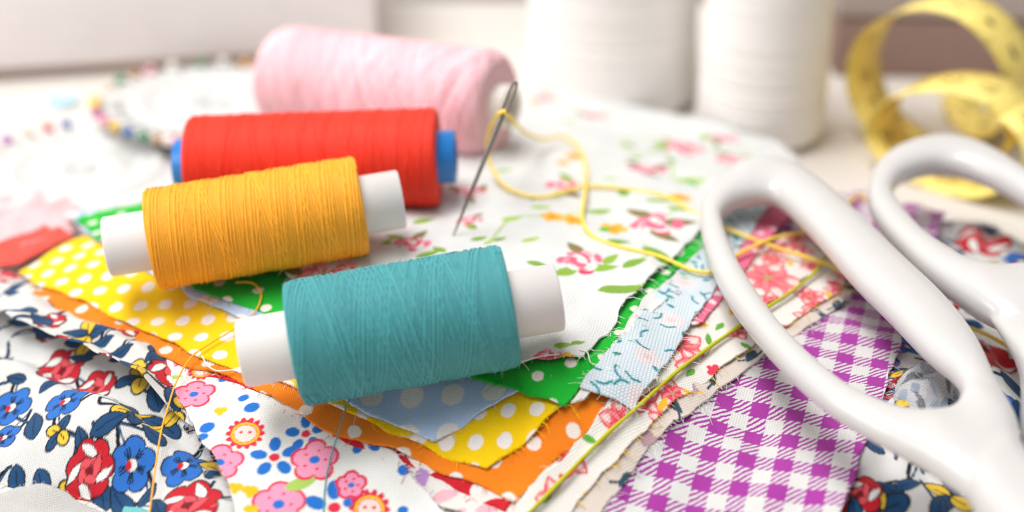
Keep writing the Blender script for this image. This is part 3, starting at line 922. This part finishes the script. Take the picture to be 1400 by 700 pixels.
cloth('floral_cotton', [(-90, 390), (60, 400), (330, 530), (420, 640), (330, 735), (200, 712), (120, 672), (40, 655), (-90, 640)], 0.0, m_print, res=0.24, rot=24, wr=(11, .25), seed=2,
      paint=navy_print(left_spots, 51), zfun=z_lower, lift=.2, fray_mat=f_navy, fray=.4,
      label='white cotton with navy leaves and blue flowers, spread flat below its folded strip')
def z_flap(xy, dd, z):
    best = np.full(len(xy), 1e9)
    for a, b in zip(ridge[:-1], ridge[1:]):
        ab = b - a; t = np.clip(((xy - a) @ ab) / (ab @ ab), 0, 1)
        best = np.minimum(best, np.hypot(*(xy - a - t[:, None] * ab).T))
    d = best
    roll = np.where(d < 2.6, 3.4 * (1 - np.sqrt(np.clip(1 - (1 - d / 2.6) ** 2, 0, 1))), 0)
    fold2 = 1.6 * np.exp(-((d - 9.5) / 2.2) ** 2) - 1.5 * np.exp(-((d - 6) / 1.8) ** 2)
    fx = np.clip((on(250, 545, 3)[0] - xy[:, 0]) / 9.0, 0, 1)
    return z - 1.2 * (1 - fx) + (4.8 * np.exp(-(d / 10) ** 2) - roll) * (.15 + .85 * fx) + fx * fold2 * (0.6 + .4 * np.sin(xy[:, 0] * .22)) + wrinkle(xy, 43, 13, .45, 6, 65)
cloth('folded_strip', [(-90, 350), (40, 376), (180, 446), (262, 490), (268, 540), (264, 578), (200, 540), (130, 503), (60, 474), (0, 447), (-90, 425)], 0.4, m_print, res=0.24, rot=30, wr=(9, .2), seed=3, print_off=2.2,
      paint=navy_print(left_spots, 52), zfun=z_flap, lift=0, fray=0,
      label='rolled fold of crumpled navy floral cotton tucked under the orange dotted edge')
# plain white cloth under the heap at the front left corner
cloth('white_cloth', [(-120, 674), (60, 664), (200, 706), (180, 722), (60, 740), (-140, 760)], -0.1, cloth_mat('white_lining', 'solid', c=lin('#c6c4c1')), res=.8, rot=10, wr=(12, .1), seed=4, fray_mat=f_navy,
      label='plain white cloth edge under the crumpled navy floral cotton')
cloth('teal_cloth', [(170, 694), (215, 700), (260, 735), (150, 735)], -0.4, cloth_mat('teal_cotton', 'solid', c=lin('#6fc0be')), res=.8, rot=10, seed=5, fray=0,
      label='small teal cloth corner peeping from under the navy floral cotton')

cloth('pastel_cotton', [(490, 590), (660, 630), (800, 690), (800, 745), (500, 745)], 0.1, m_print_fine, res=.3, rot=30, seed=6, paint=pastel_print, fray_mat=f_white, lift=.8,
      label='white cotton with pastel watercolour petals under the orange dotted corner')
cloth('pastel_cotton', [(520, 600), (690, 640), (760, 700), (700, 730), (560, 668)], 0.9, m_print_fine, res=.3, rot=-20, seed=61, paint=pastel_print, fray_mat=f_white, lift=.8,
      label='second layer of pastel printed cotton directly under the orange dotted corner')
cloth('childrens_cotton', [(228, 492), (350, 520), (440, 570), (540, 620), (640, 740), (335, 740), (312, 660), (268, 590), (240, 535)], 1.2, m_print_fine, res=.24, rot=-12, seed=7, paint=kid_print, fray_mat=f_white, fray=1.4,
      label='white cotton printed with pink cartoon flowers, blue petals and smiling suns')

right_spots = [(1345, 325, 'peony', 6.5, .3), (1396, 352, 'blue', 4.5, .4), (1345, 362, 'yellow', 4, 2.8), (1310, 350, 'leaf', 5, .6), (1295, 300, 'leaf', 6, 1.4), (1345, 478, 'peony', 7, .7), (1325, 437, 'leaf', 6, 2.6), (1385, 520, 'leaf', 7, 2.0),
               (1215, 668, 'leaf', 6, 2.6), (1243, 660, 'leaf', 5.5, .5), (1206, 692, 'yellow', 4.6, .4), (1175, 672, 'peony', 4, 1), (1302, 668, 'yellow', 4, 1.2), (1285, 690, 'leaf', 7, 1.2), (1240, 470, 'blue', 3.4, .2), (1170, 690, 'leaf', 6, 1.5)]
def z_right(xy, dd, z):
    b = on(1268, 540); q = xy - b
    hump = 4.2 * np.exp(-(np.hypot(q[:, 0] / 7.5, q[:, 1] / 9) ** 2))
    return z - .8 + hump + wrinkle(xy, 46, 12, .8, 7, 20)
cloth('floral_cotton', [(1120, 740), (1150, 660), (1220, 440), (1282, 288), (1330, 300), (1500, 350), (1560, 560), (1500, 740)], 0.0, m_print, res=.26, rot=70, seed=9, wr=(9, .3), paint=navy_print(right_spots, 54), zfun=z_right,
      fray_mat=f_navy, lift=1.0, label='crumpled navy and red floral cotton under the scissors beside the gingham')
# the cloth's fuzzy pale reverse, bunched up inside the scissor ring
def rev_paint(p):
    r = np.random.default_rng(77); p.c[:] = np.array(lin('#c6c6c8')); used = []
    scatter(p, r, 60, used, 1.5, lambda q, k: p.leaf(q, r.uniform(2, 5), r.uniform(.5, 1.6), r.uniform(0, 6), lin(('#7f8da3', '#3a4656', '#98a8c0', '#dcdcdc')[k % 4]), alpha=.75))
def z_rev(xy, dd, z):
    b = on(1272, 545); q = xy - b
    return z + .6 + 5.4 * np.exp(-(np.hypot(q[:, 0] / 6.5, q[:, 1] / 7.5) ** 2)) + wrinkle(xy, 48, 5, .7, 8) - 1.8 * np.exp(-dd / 1.2)
rev = cloth('cloth_reverse', [(1216, 560), (1238, 505), (1262, 488), (1300, 515), (1320, 550), (1300, 600), (1240, 610)], 0.2, cloth_mat('cloth_back', 'attr', .4, .25, .9), res=.26, rot=40, seed=10, paint=rev_paint, zfun=z_rev, lift=0,
      fray_mat=f_white, fray=2.0, fray_len=1.2, label='bunched fuzzy grey reverse of floral cotton inside the near scissor ring')
def add_lint(ob, n, L, mat, seed):
    r = np.random.default_rng(seed); me = ob.data; co = np.empty(len(me.vertices) * 3); me.vertices.foreach_get('co', co); co = co.reshape(-1, 3) / MM + ROOT[ob]
    mb = MB()
    for i in r.integers(0, len(co), n):
        a = co[i] - [0, 0, .05]; w = r.normal(0, 1, 3) * [1, 1, .4]; w[2] = abs(w[2]) + .15; l = r.gamma(2, .35) * L
        mb.add(*tube(np.array([a, a + w * l * .5, a + w * l + r.normal(0, .4, 3) * l - [0, 0, .5 * l]]), .03, 3, False))
    tag(mb.build('lint', mat, ob), kind='stuff')
add_lint(rev, 420, .9, f_white, 5)

cloth('gingham_cotton', [(720, 745), (830, 600), (940, 430), (1050, 268), (1175, 262), (1292, 288), (1234, 460), (1200, 565), (1157, 680), (1140, 740)], 1.2, m_gingham, res=.7, rot=-18, seed=12, wr=(14, .3), fray_mat=f_purple, fray=.9,
      label='purple and white gingham cotton under the open scissor ring')
cloth('leaf_cotton', [(720, 740), (795, 740), (880, 618), (1012, 512), (1150, 418), (1175, 385), (1130, 352), (930, 470), (830, 552), (806, 590), (735, 658), (706, 694)], 1.8, m_print_fine, res=.26, rot=35, seed=13, paint=leaf_print, fray_mat=f_navy, fray=1.6, lift=.6,
      label='beige cotton with dark slate leaves lying directly on the gingham')
cloth('yellow_edged_cotton', [(710, 725), (765, 715), (866, 602), (1005, 490), (1148, 402), (1160, 372), (1100, 340), (930, 450), (832, 546), (804, 588), (735, 656), (706, 692)], 2.3, m_print_fine, res=.26, rot=33, seed=14, paint=coral_print(61), fray_mat=f_yellow, fray=1.3, lift=.5,
      label='white cotton with small coral and yellow flowers between leaf print and lime hem')
lime = cloth('coral_floral_cotton', [(708, 715), (742, 682), (822, 600), (920, 512), (1005, 449), (1085, 396), (1128, 352), (1090, 318), (960, 380), (840, 535), (806, 588), (735, 656), (706, 690)], 2.9, m_print_fine, res=.26, rot=38, seed=15,
      paint=coral_print(62, ((1050, 380, 7.0), (930, 470, 4.8), (955, 500, 4), (850, 575, 3.5))), fray_mat=f_white, fray=.5, lift=.3,
      label='white cotton with large coral five petal flowers and a lime green hem')
hp = np.array([(708, 715), (742, 682.5), (822, 600.5), (870, 558), (920, 512.5), (965, 478), (1005, 449.5), (1045, 423), (1085, 396.5), (1112, 374), (1128, 352)], float)
h3 = spline(surf(hp[:, 0], hp[:, 1], 3.5), 8)
obj('hem', *tube(h3, .36 + .05 * np.sin(np.arange(len(h3)) * .8), 8), f_lime, lime)
cloth('pink_cotton', [(945, 445), (962, 440), (1000, 392), (1083, 292), (1060, 268), (1030, 270), (930, 400)], 3.5, m_print_fine, res=.3, rot=50, seed=16, paint=pink_ticks, fray_mat=f_red, fray=.8, lift=.4,
      label='narrow strip of bright pink cotton with white spots beside the pale blue print')

# left stack of dotted squares
cloth('red_cotton', [(60, 412), (150, 464), (240, 499), (330, 529), (440, 594), (600, 655), (690, 700), (760, 630), (845, 545), (700, 430), (300, 380)], 1.0, m_red, res=1.0, rot=20, seed=20, fray_mat=f_red, fray=1.0,
      label='plain red cotton edge showing beneath the orange dotted cotton')
cloth('orange_dotted_cotton', [(42, 400), (46, 409), (150, 461), (240, 495), (300, 512), (336, 526), (440, 588), (560, 626), (655, 661), (704, 688), (740, 652), (802, 590), (836, 545), (760, 470), (300, 360), (120, 350)], 1.6, m_orange, res=.7, rot=18, seed=21, fray_mat=f_orange, lift=.5,
      label='orange cotton with white dots beneath the yellow dotted cotton')
cloth('yellow_dotted_cotton', [(26, 372), (70, 345), (115, 323), (300, 330), (700, 430), (800, 520), (768, 556), (735, 590), (665, 642), (550, 594), (480, 563), (410, 533), (336, 511), (274, 488), (193, 451), (56, 391)], 2.2, m_yellow, res=.6, rot=-6, seed=22, fray_mat=f_yellow, lift=.5, fray=1.2,
      label='bright yellow cotton with white dots between the orange and light blue layers')
cloth('blue_dotted_cotton', [(88, 292), (130, 284), (300, 300), (700, 420), (790, 500), (690, 545), (594, 604), (480, 553), (330, 438), (200, 371), (130, 327)], 2.8, m_blue, res=.6, rot=-4, seed=23, fray_mat=f_blue,
      label='light blue cotton with large white dots under the green dotted cotton')
cloth('green_dotted_cotton', [(104, 300), (138, 288), (300, 270), (600, 210), (900, 230), (990, 272), (975, 312), (965, 334), (880, 412), (855, 448), (815, 508), (770, 556), (625, 512), (450, 455), (285, 402), (148, 338)], 3.4, m_green, res=.6, rot=22, seed=24, fray_mat=f_green,
      label='vivid green cotton with small white dots edging the white floral cotton')
cloth('white_binding', [(779, 551), (800, 545), (830, 505), (880, 440), (975, 345), (1000, 290), (985, 285), (962, 340), (878, 411), (854, 448), (815, 505)], 3.75, m_print_fine, res=.4, rot=40, seed=18, paint=binding_print, fray_mat=f_green, fray=.6,
      label='narrow white binding strip with green specks between green dots and teal sprigs')
cloth('sprig_cotton', [(793, 531), (866, 558), (910, 496), (939, 450), (974, 399), (1058, 274), (1040, 262), (1010, 266), (957, 346), (884, 414), (864, 449)], 4.1, m_print_open, res=.26, rot=-14, seed=17, paint=sprig_print, fray_mat=f_white, fray=1.6, lift=.5,
      label='pale blue open weave cotton with teal sprigs beside the green dotted edge')
def z_top(xy, dd, z):
    return z + wrinkle(xy, 71, 24, .5, 5) + .35 * np.exp(-dd / 9) * wrinkle(xy, 72, 11, .7, 5, 20)
cloth('rose_floral_cotton', [(395, 378), (520, 450), (640, 512), (720, 494), (797, 491), (834, 448), (857, 412), (950, 322), (1005, 275), (1092, 213), (1050, 188), (960, 165), (880, 145), (740, 126), (560, 118), (400, 190), (300, 290)], 4.4, m_print_fine, res=.3, rot=-12,
      seed=25, wr=(18, .15), paint=floral_white, zfun=z_top, fray_mat=f_white, fray=.7, fray_len=1.1, lift=.35,
      label='white cotton strewn with pink roses, yellow flowers and green leaves, top of the stack')
# far left scraps
cloth('pale_pink_cotton', [(-60, 300), (20, 262), (90, 268), (120, 300), (60, 335), (-60, 350)], 0.2, m_palepink, res=.7, rot=10, seed=27, wr=(9, .7), lift=1.2, fray_mat=f_white, label='pale pink cotton scrap beside the lower pin wheel')
cloth('coral_cotton', [(-20, 340), (62, 308), (100, 322), (28, 358), (-30, 368)], 1.4, m_coral, res=.6, rot=10, seed=28, wr=(10, .4), fray_mat=f_red, label='coral red cotton scrap behind the yellow dotted corner')

# ------------------------------------------------------------------ spools lying on the heap
def spool(label, pl, zl, pr, zr, R, rt, fa, fb, tmat, mtube, seed, pitch=.34, turns=260, seg=40, rho=.15, rate=(3, 14), bunch=3, hollow=.72, shoulder=1.2, tube_taper=1.0, fuzz=260, parent_name='thread_spool'):
    A = P(*pl, zl); B = P(*pr, zr); L = np.linalg.norm(B - A); d = (B - A) / L
    _, e1, e2 = basis(d)
    base = (A + B) / 2 - np.array([0, 0, R])
    s = empty(parent_name, base); tag(s, label, 'thread spool')
    ri = rt * hollow
    prof = [(0.25, ri), (0, ri + .2), (0, rt - .3), (.3, rt), (L - .3, rt * tube_taper), (L, rt * tube_taper - .3), (L, ri * tube_taper + .2), (L - .25, ri * tube_taper)]
    obj('core_tube', *lathe(A, d, prof, 56, closed=True), mtube, s)
    a0, a1 = fa * L, fb * L; Lt = a1 - a0
    def rad(a):                                  # radius of the wound body along the axis
        t = np.minimum(a - a0, a1 - a)
        k = np.clip(t / shoulder, 0, 1)
        return R - shoulder * .8 * (1 - np.sqrt(np.clip(1 - (1 - k) ** 2, 0, 1)))
    prof = [(a0 + .02, rt * .98)] + [(a, float(rad(np.array(a))) - rho * .9) for a in np.r_[a0 + .03, np.linspace(a0 + .1, a0 + shoulder, 6), np.linspace(a1 - shoulder, a1 - .1, 6), a1 - .03]] + [(a1 - .02, rt * .98)]
    r = np.random.default_rng(seed)
    V = []; F = []; Cc = []; n0 = 0
    v, f = lathe(A, d, prof, 64); V.append(v); F.append(np.array(f)); Cc.append(np.full(len(v), .8)); n0 = len(v)
    def strand(th, a, rr, shade, rho=rho):
        nonlocal n0
        ph = np.radians([-100, -35, 35, 100])
        rc = rr[:, None] + rho * np.cos(ph)[None]; ac = a[:, None] + rho * np.sin(ph)[None]
        rdir = np.cos(th)[:, None] * e1 + np.sin(th)[:, None] * e2
        vv = A + d * ac[..., None] + rdir[:, None] * rc[..., None]
        n = len(th); idx = np.arange(n * 4).reshape(n, 4)
        q = np.stack([idx[:-1, :-1], idx[:-1, 1:], idx[1:, 1:], idx[1:, :-1]], -1).reshape(-1, 4)
        V.append(vv.reshape(-1, 3)); F.append(q + n0); Cc.append(np.repeat(shade, 4) if np.ndim(shade) else np.full(n * 4, shade)); n0 += n * 4
    nt = Lt / pitch; m = int(nt * seg)
    th = np.linspace(0, nt * 2 * math.pi, m); a = a0 + .15 + (Lt - .3) * np.linspace(0, 1, m)
    a = a + .10 * np.sin(th * .13) + .05 * np.sin(th * .71)
    a = np.clip(a, a0 + .1, a1 - .1)
    strand(th, a, rad(a) - pitch * .46, np.clip(.93 + .05 * np.sin(th * .21) * np.sin(th * .037 + 1), .7, 1.1), pitch * .46)
    done = 0; pos = r.uniform(a0 + 1, a1 - 1); sgn = 1; ang = 0.0; layer = 0
    while done < turns:                           # criss-cross traverses over the even layer
        rt_ = r.uniform(*rate) * sgn; tgt = (a1 - .25 if sgn > 0 else a0 + .25)
        if r.random() < .45: tgt = pos + (tgt - pos) * r.uniform(.3, .9)
        nturn = abs(tgt - pos) / abs(rt_); nturn = max(nturn, .25)
        k = max(6, int(nturn * seg)); th = ang + np.linspace(0, nturn * 2 * math.pi, k); aa = np.linspace(pos, tgt, k)
        layer += 1; sh0 = r.uniform(.93, 1.12)
        for bnc in range(int(r.integers(1, bunch + 1))):
            a = np.clip(aa + bnc * rho * r.uniform(2.8, 5.5) * sgn, a0 + .15, a1 - .15)
            strand(th, a, rad(a) - rho * .15 + rho * min(.8, .5 * done / turns), sh0 * r.uniform(.94, 1.05))
            done += nturn
        ang = th[-1]; pos = tgt
        if sgn > 0 and pos > a1 - .6: sgn = -1
        elif sgn < 0 and pos < a0 + .6: sgn = 1
        elif r.random() < .3: sgn = -sgn
    th = np.linspace(0, 2 * math.pi, seg)
    Vv = np.concatenate(V); ob = obj('wound_thread', Vv, np.concatenate(F), tmat, s, cols=np.concatenate(Cc))
    if fuzz:
        mb = MB()
        for _ in range(fuzz):
            a = r.uniform(a0, a1); t = r.uniform(0, 6.28); u = math.cos(t) * e1 + math.sin(t) * e2
            tv = -math.sin(t) * e1 + math.cos(t) * e2
            p0 = A + d * a + u * float(rad(np.array(a))); Lh = r.gamma(2, .3)
            w = u * r.uniform(.2, .7) + tv * r.normal(0, .8) + d * r.normal(0, .5)
            mb.add(*tube(np.array([p0, p0 + w * Lh * .5, p0 + w * Lh + r.normal(0, .2, 3) * Lh]), .028, 3, False))
        tag(mb.build('loose_fibres', tmat, ob, cols=np.ones(mb.n)), kind='stuff')
    return A, d, L

m_teal = thread_mat('teal_thread', lin('#4b999e')); m_gold = thread_mat('golden_thread', lin('#fbb034')); m_redt = thread_mat('red_thread', lin('#f23c26'), .6, .2)
m_pinkt = thread_mat('pink_thread', lin('#f8c9d0'), .55, .4)
m_tube = plain('spool_tube', lin('#d9d4d2'), .42, .45, .02, 250, .02, sss=.2)
m_bluetube = plain('blue_tube', lin('#1c78c8'), .35, .5, 0, 250, .03)
m_cream = plain('cream_core', lin('#e4dcd2'), .5, .4, 0, 250, .03)

spool('soft pink thread spool lying behind the red spool with its cream core showing', (372, 104), 26.6, (700, 147), 30.6, 13.3, 5.4, .03, .945, m_pinkt, m_cream, 61, pitch=.5, turns=160, seg=36, rho=.24, rate=(20, 46), bunch=4, hollow=.7, shoulder=4.0, fuzz=120)
spool('red thread spool on a blue plastic core between pink and golden spools', (243, 226), 29.4, (623, 214), 32.3, 11.0, 5.9, .055, .94, m_redt, m_bluetube, 62, pitch=.46, turns=24, seg=36, rho=.155, rate=(5, 14), bunch=1, shoulder=1.4, fuzz=160)
spool('golden yellow thread spool with white core lying between red and teal spools', (146, 338), 28.2, (549, 272), 33.3, 10.3, 6.1, .148, .862, m_gold, m_tube, 63, pitch=.42, turns=60, seg=40, rho=.155, rate=(4, 16), bunch=5, fuzz=260)
spool('teal thread spool with white core, lying on the green and white floral cotton', (330, 483), 26.8, (764, 406), 33.6, 11.3, 6.2, .163, .845, m_teal, m_tube, 64, pitch=.4, turns=75, seg=44, rho=.15, rate=(5, 18), bunch=6, fuzz=420)

# ------------------------------------------------------------------ needle standing in the cloth, threaded
m_needle = plain('needle_steel', lin('#8d8884'), .28, .5, 0, 400, .06, metal=1.0)
T = surf(620, 322, 4.4)[0]
dr = ray(706, 111); E = dr * ((T[1] + 7.0) / dr[1]); E[2] += CAM_H
nd = (E - T); NL = np.linalg.norm(nd); nd /= NL
ne = empty('sewing_needle', T); tag(ne, 'steel sewing needle standing upright in the white floral cotton', 'needle')
tip = T - nd * 3.0
eye0 = NL - 8.2
prof = [(0, .03), (3, .16), (8, .3), (18, .46), (eye0 + 3 - 4, .55), (eye0 + 3, .56), (eye0 + 4.0, .3), (eye0 + 4.2, .01)]
obj('shaft', *lathe(tip, nd, prof, 14), m_needle, ne)
side = np.cross(nd, ray(690, 140) / np.linalg.norm(ray(690, 140))); side /= np.linalg.norm(side)
lp = []
for k in range(41):
    a = 2 * math.pi * k / 40; ca, sa = math.cos(a), math.sin(a)
    lp.append(T + nd * (eye0 + 4.1 + 3.9 * np.sign(ca) * abs(ca) ** .7) + side * .62 * np.sign(sa) * abs(sa) ** .8)
obj('eye', *tube(np.array(lp), .27, 7, False), m_needle, ne)
EYE = T + nd * (NL - 7.0)

def loose_thread(label, pts, r, mat, air=None, name='loose_thread', off=4.9):
    """pts: (px, py, height above cloth) or 3D arrays"""
    q = []
    for p in pts:
        q.append(np.asarray(p, float) if isinstance(p, np.ndarray) else surf(p[0], p[1], p[2])[0])
    c = spline(q, 14)
    v, f = tube(c, r * (1 + .07 * np.sin(np.arange(len(c)) * 1.9)), 7)
    o = obj(name, v, f, mat, cols=np.ones(len(v)))
    return tag(o, label, 'thread')
m_ythread = thread_mat('yellow_strand', lin('#fbdc58'), .6, .3)
O = 4.95
loose_thread('yellow thread through the needle eye curling over the floral cotton to the scissors',
    [(970, 373, O), (945, 369, O), (900, 350, O), (850, 338, O), (812, 324, O), (796, 300, O + .3), (800, 262, O + .9), (801, 228, O + .2), (790, 200, O + .2), (768, 187, O + 1.2), (742, 190, O + 3), (717, 180, O + 9), (699, 162, O + 18), EYE + [0.3, -.5, 0],
     EYE + [0, .3, .2], EYE + [-.6, -.5, 0], (679, 158, O + 18), (668, 185, O + 11), (669, 218, O + 5), (685, 250, O + 1.2), (715, 266, O), (745, 269, O), (775, 261, O), (802, 255, O + .2), (850, 258, O), (910, 269, O), (955, 294, O), (1000, 315, O), (1060, 338, O - .4), (1110, 354, O - .6), (1146, 368, O - 1.2), (1180, 395, 3)],
    .42, m_ythread)
loose_thread('second yellow thread strand crossing the pink cotton inside the scissor ring',
    [(968, 373, O), (985, 364, O - .2), (1005, 350, O), (1050, 328, O + .3), (1085, 320, O - .4), (1115, 314, 3.2), (1150, 285, 2.6), (1172, 269, 2.2), (1190, 272, 2)], .42, m_ythread)
loose_thread('short yellow thread lying on red floral cotton beneath the scissor shank', [(1290, 436, 1.5), (1325, 448, 1.6), (1350, 458, 1.7), (1378, 474, 1.4), (1400, 490, 1)], .42, m_ythread)
loose_thread('thin orange thread end falling from golden spool over the front of the heap',
    [(322, 386, 5), (345, 387, 4.6), (357, 402, 4.4), (350, 424, 4), (326, 446, 3.6), (290, 468, 3.2), (262, 488, 3.2), (242, 520, 3.6), (230, 556, 2.4), (220, 592, 2.0), (211, 650, 2.0), (206, 690, 1.6), (200, 725, 1)], .17, m_gold)
loose_thread('thin teal thread end hanging from teal spool down the cloth edge', [(482, 538, 4.4), (472, 560, 3.9), (465, 585, 3.2), (452, 625, 2.0), (445, 660, 1.5), (442, 700, 1.4), (440, 730, 1)], .13, m_teal)
loose_thread('white loose thread curling along the front edge beneath the teal spool', [(640, 503, 4.2), (668, 506, 4.6), (700, 500, 5.2), (735, 488, 5.6), (765, 484, 5.3)], .12, f_white)
loose_thread('white loose thread lying across the green dotted edge', [(792, 478, 5.3), (803, 482, 5.2), (808, 496, 4.6), (822, 500, 4.3), (836, 506, 4.6)], .12, f_white)
loose_thread('pale loose thread lying on the yellow dotted cotton corner', [(276, 486, 3), (284, 500, 3.1), (298, 507, 3.2), (318, 506, 3.1), (334, 510, 3)], .12, f_white)

# ------------------------------------------------------------------ scissors
m_sc = plain('scissor_plastic', lin('#cbc9c7'), .28, .5, 0, 150, .012, sss=.08, coat=.2)
def ring_mesh(pairs, zc, hz, per=5, seg=20):
    A = np.array(pairs, float)
    o = P(A[:, 0], A[:, 1], zc); i = P(A[:, 2], A[:, 3], zc)
    def cl(p):
        q = np.vstack([p[-1:], p, p[:2]]); s = spline(q, per); return s[per:per + len(p) * per]
    o, i = cl(o), cl(i)
    c = (o + i) / 2; w = (o - i) / 2; wl = np.linalg.norm(w, axis=1)
    a = np.linspace(0, 2 * math.pi, seg, endpoint=False)
    ca = np.sign(np.cos(a)) * np.abs(np.cos(a)) ** .85; sa = np.sign(np.sin(a)) * np.abs(np.sin(a)) ** .85
    hh = np.clip(hz * (.6 + .4 * wl / wl.mean()), hz * .7, hz * 1.15)
    V = c[:, None] + w[:, None] * ca[None, :, None] + np.array([0, 0, 1.0]) * (hh[:, None] * sa[None])[..., None]
    n = len(c); F = [(k * seg + j, k * seg + (j + 1) % seg, ((k + 1) % n) * seg + (j + 1) % seg, ((k + 1) % n) * seg + j) for k in range(n) for j in range(seg)]
    return V.reshape(-1, 3), F
def bar_mesh(sts, zc, hz, seg=20, per=5):
    """stations: (left px, left py, right px, right py)"""
    A = np.array(sts, float)
    l = spline(P(A[:, 0], A[:, 1], zc), per); r = spline(P(A[:, 2], A[:, 3], zc), per)
    c = (l + r) / 2; w = (l - r) / 2
    a = np.linspace(0, 2 * math.pi, seg, endpoint=False)
    ca = np.sign(np.cos(a)) * np.abs(np.cos(a)) ** .7; sa = np.sign(np.sin(a)) * np.abs(np.sin(a)) ** .7
    hv = hz * np.clip(.35 + np.arange(len(c)) / 9.0, 0, 1)
    V = (c[:, None] + w[:, None] * ca[None, :, None] + np.array([0, 0, 1.0]) * (hv[:, None] * sa[None])[..., None]).reshape(-1, 3)
    n = len(c); F = [(k * seg + j, k * seg + (j + 1) % seg, (k + 1) * seg + (j + 1) % seg, (k + 1) * seg + j) for k in range(n - 1) for j in range(seg)]
    F += [list(range(seg))[::-1], [(n - 1) * seg + j for j in range(seg)]]
    return V, F
def fused(name, parts, mat, parent, vox=.55, smooth=16):
    mb = MB()
    for v, f in parts: mb.add(v, f)
    o = mb.build(name, mat, parent)
    bpy.context.view_layer.update()
    m = o.modifiers.new('r', 'REMESH'); m.mode = 'VOXEL'; m.voxel_size = vox * MM; m.use_smooth_shade = True
    s = o.modifiers.new('s', 'SMOOTH'); s.iterations = smooth; s.factor = .5
    bpy.context.view_layer.update()
    dg = bpy.context.evaluated_depsgraph_get()
    me = bpy.data.meshes.new_from_object(o.evaluated_get(dg))
    o.modifiers.clear(); o.data = me
    me.polygons.foreach_set('use_smooth', np.ones(len(me.polygons), bool))
    if not me.materials: me.materials.append(mat)
    return o
ZS = 25.0
loopA = [(957, 302, 988, 305), (965, 270, 994, 288), (990, 240, 1012, 277), (1030, 224, 1040, 271), (1075, 226, 1062, 274), (1125, 256, 1090, 298), (1180, 304, 1124, 335), (1235, 358, 1168, 386), (1290, 410, 1214, 432),
         (1333, 464, 1262, 482), (1360, 520, 1304, 517), (1396, 605, 1312, 538), (1368, 690, 1300, 560), (1268, 634, 1258, 569), (1190, 593, 1220, 562), (1130, 556, 1165, 538), (1080, 513, 1120, 503), (1030, 458, 1076, 460), (990, 402, 1038, 410), (966, 348, 1006, 356)]
loopB = [(1186, 272, 1222, 268), (1194, 234, 1232, 247), (1228, 206, 1258, 234), (1286, 194, 1290, 229), (1343, 206, 1330, 237), (1400, 239, 1380, 261), (1465, 285, 1430, 300), (1510, 345, 1455, 345), (1510, 440, 1445, 368),
         (1430, 452, 1400, 368), (1370, 442, 1360, 371), (1312, 408, 1328, 366), (1262, 371, 1300, 350), (1226, 336, 1265, 325), (1199, 304, 1236, 293)]
sc_root = empty('scissors', P(1340, 560, 12)); tag(sc_root, 'large white plastic handled scissors lying on the gingham and floral cottons', 'scissors')
shankA = bar_mesh([(1300, 590, 1350, 560), (1318, 655, 1385, 600), (1345, 705, 1420, 650), (1440, 800, 1520, 720), (1580, 930, 1660, 850)], ZS - .2, 4.4)
shankB = bar_mesh([(1345, 425, 1480, 400), (1392, 500, 1500, 480), (1397, 590, 1500, 590), (1440, 680, 1530, 660), (1540, 780, 1620, 730), (1700, 930, 1760, 870)], ZS - 1.1, 4.2)
fused('near_handle', [ring_mesh(loopA, ZS, 3.5), shankA], m_sc, sc_root)
fused('far_handle', [ring_mesh(loopB, ZS - 1, 3.8), shankB], m_sc, sc_root)
# blades run on past the picture towards the lower right, closed
m_blade = plain('blade_steel', lin('#b9b7b4'), .25, .5, 0, 300, .04, metal=1.0)
def blade(sts, z0, z1):
    A = np.array(sts, float); n = len(A)
    V = []
    for zz in (z0, z1): V += [P(x, y, ZS - 1) * [1, 1, 0] + [0, 0, zz] for x, y in A]
    return np.array(V), [list(range(n))[::-1], list(range(n, 2 * n))] + [(k, (k + 1) % n, n + (k + 1) % n, n + k) for k in range(n)]
q0, q1 = P(1590, 880, ZS)[:2], P(1690, 880, ZS)[:2]
dirv = np.array([.62, -.78]); nrm = np.array([.78, .62])
for z0, sgn in ((ZS - 2.8, 1), (ZS - 1.2, -1)):
    c = (q0 + q1) / 2
    pts = [c - dirv * 10 + nrm * 5 * sgn, c + dirv * 20 + nrm * 5.5 * sgn, c + dirv * 70 + nrm * .6 * sgn, c + dirv * 70 - nrm * .4 * sgn, c + dirv * 15 - nrm * 3 * sgn, c - dirv * 10 - nrm * 3 * sgn]
    V = np.array([(*p, zz) for zz in (z0, z0 + 1.4) for p in pts]); n = 6
    obj('blade', V, [list(range(n))[::-1], list(range(n, 2 * n))] + [(k, (k + 1) % n, n + (k + 1) % n, n + k) for k in range(n)], m_blade, sc_root, smooth=False)
obj('pivot_screw', *lathe((*((q0 + q1) / 2 + dirv * 6), ZS + .1), (0, 0, 1), [(0, .01), (0, 3.2), (.8, 3.2), (1.3, 2.6), (1.3, .01)], 24), m_blade, sc_root)
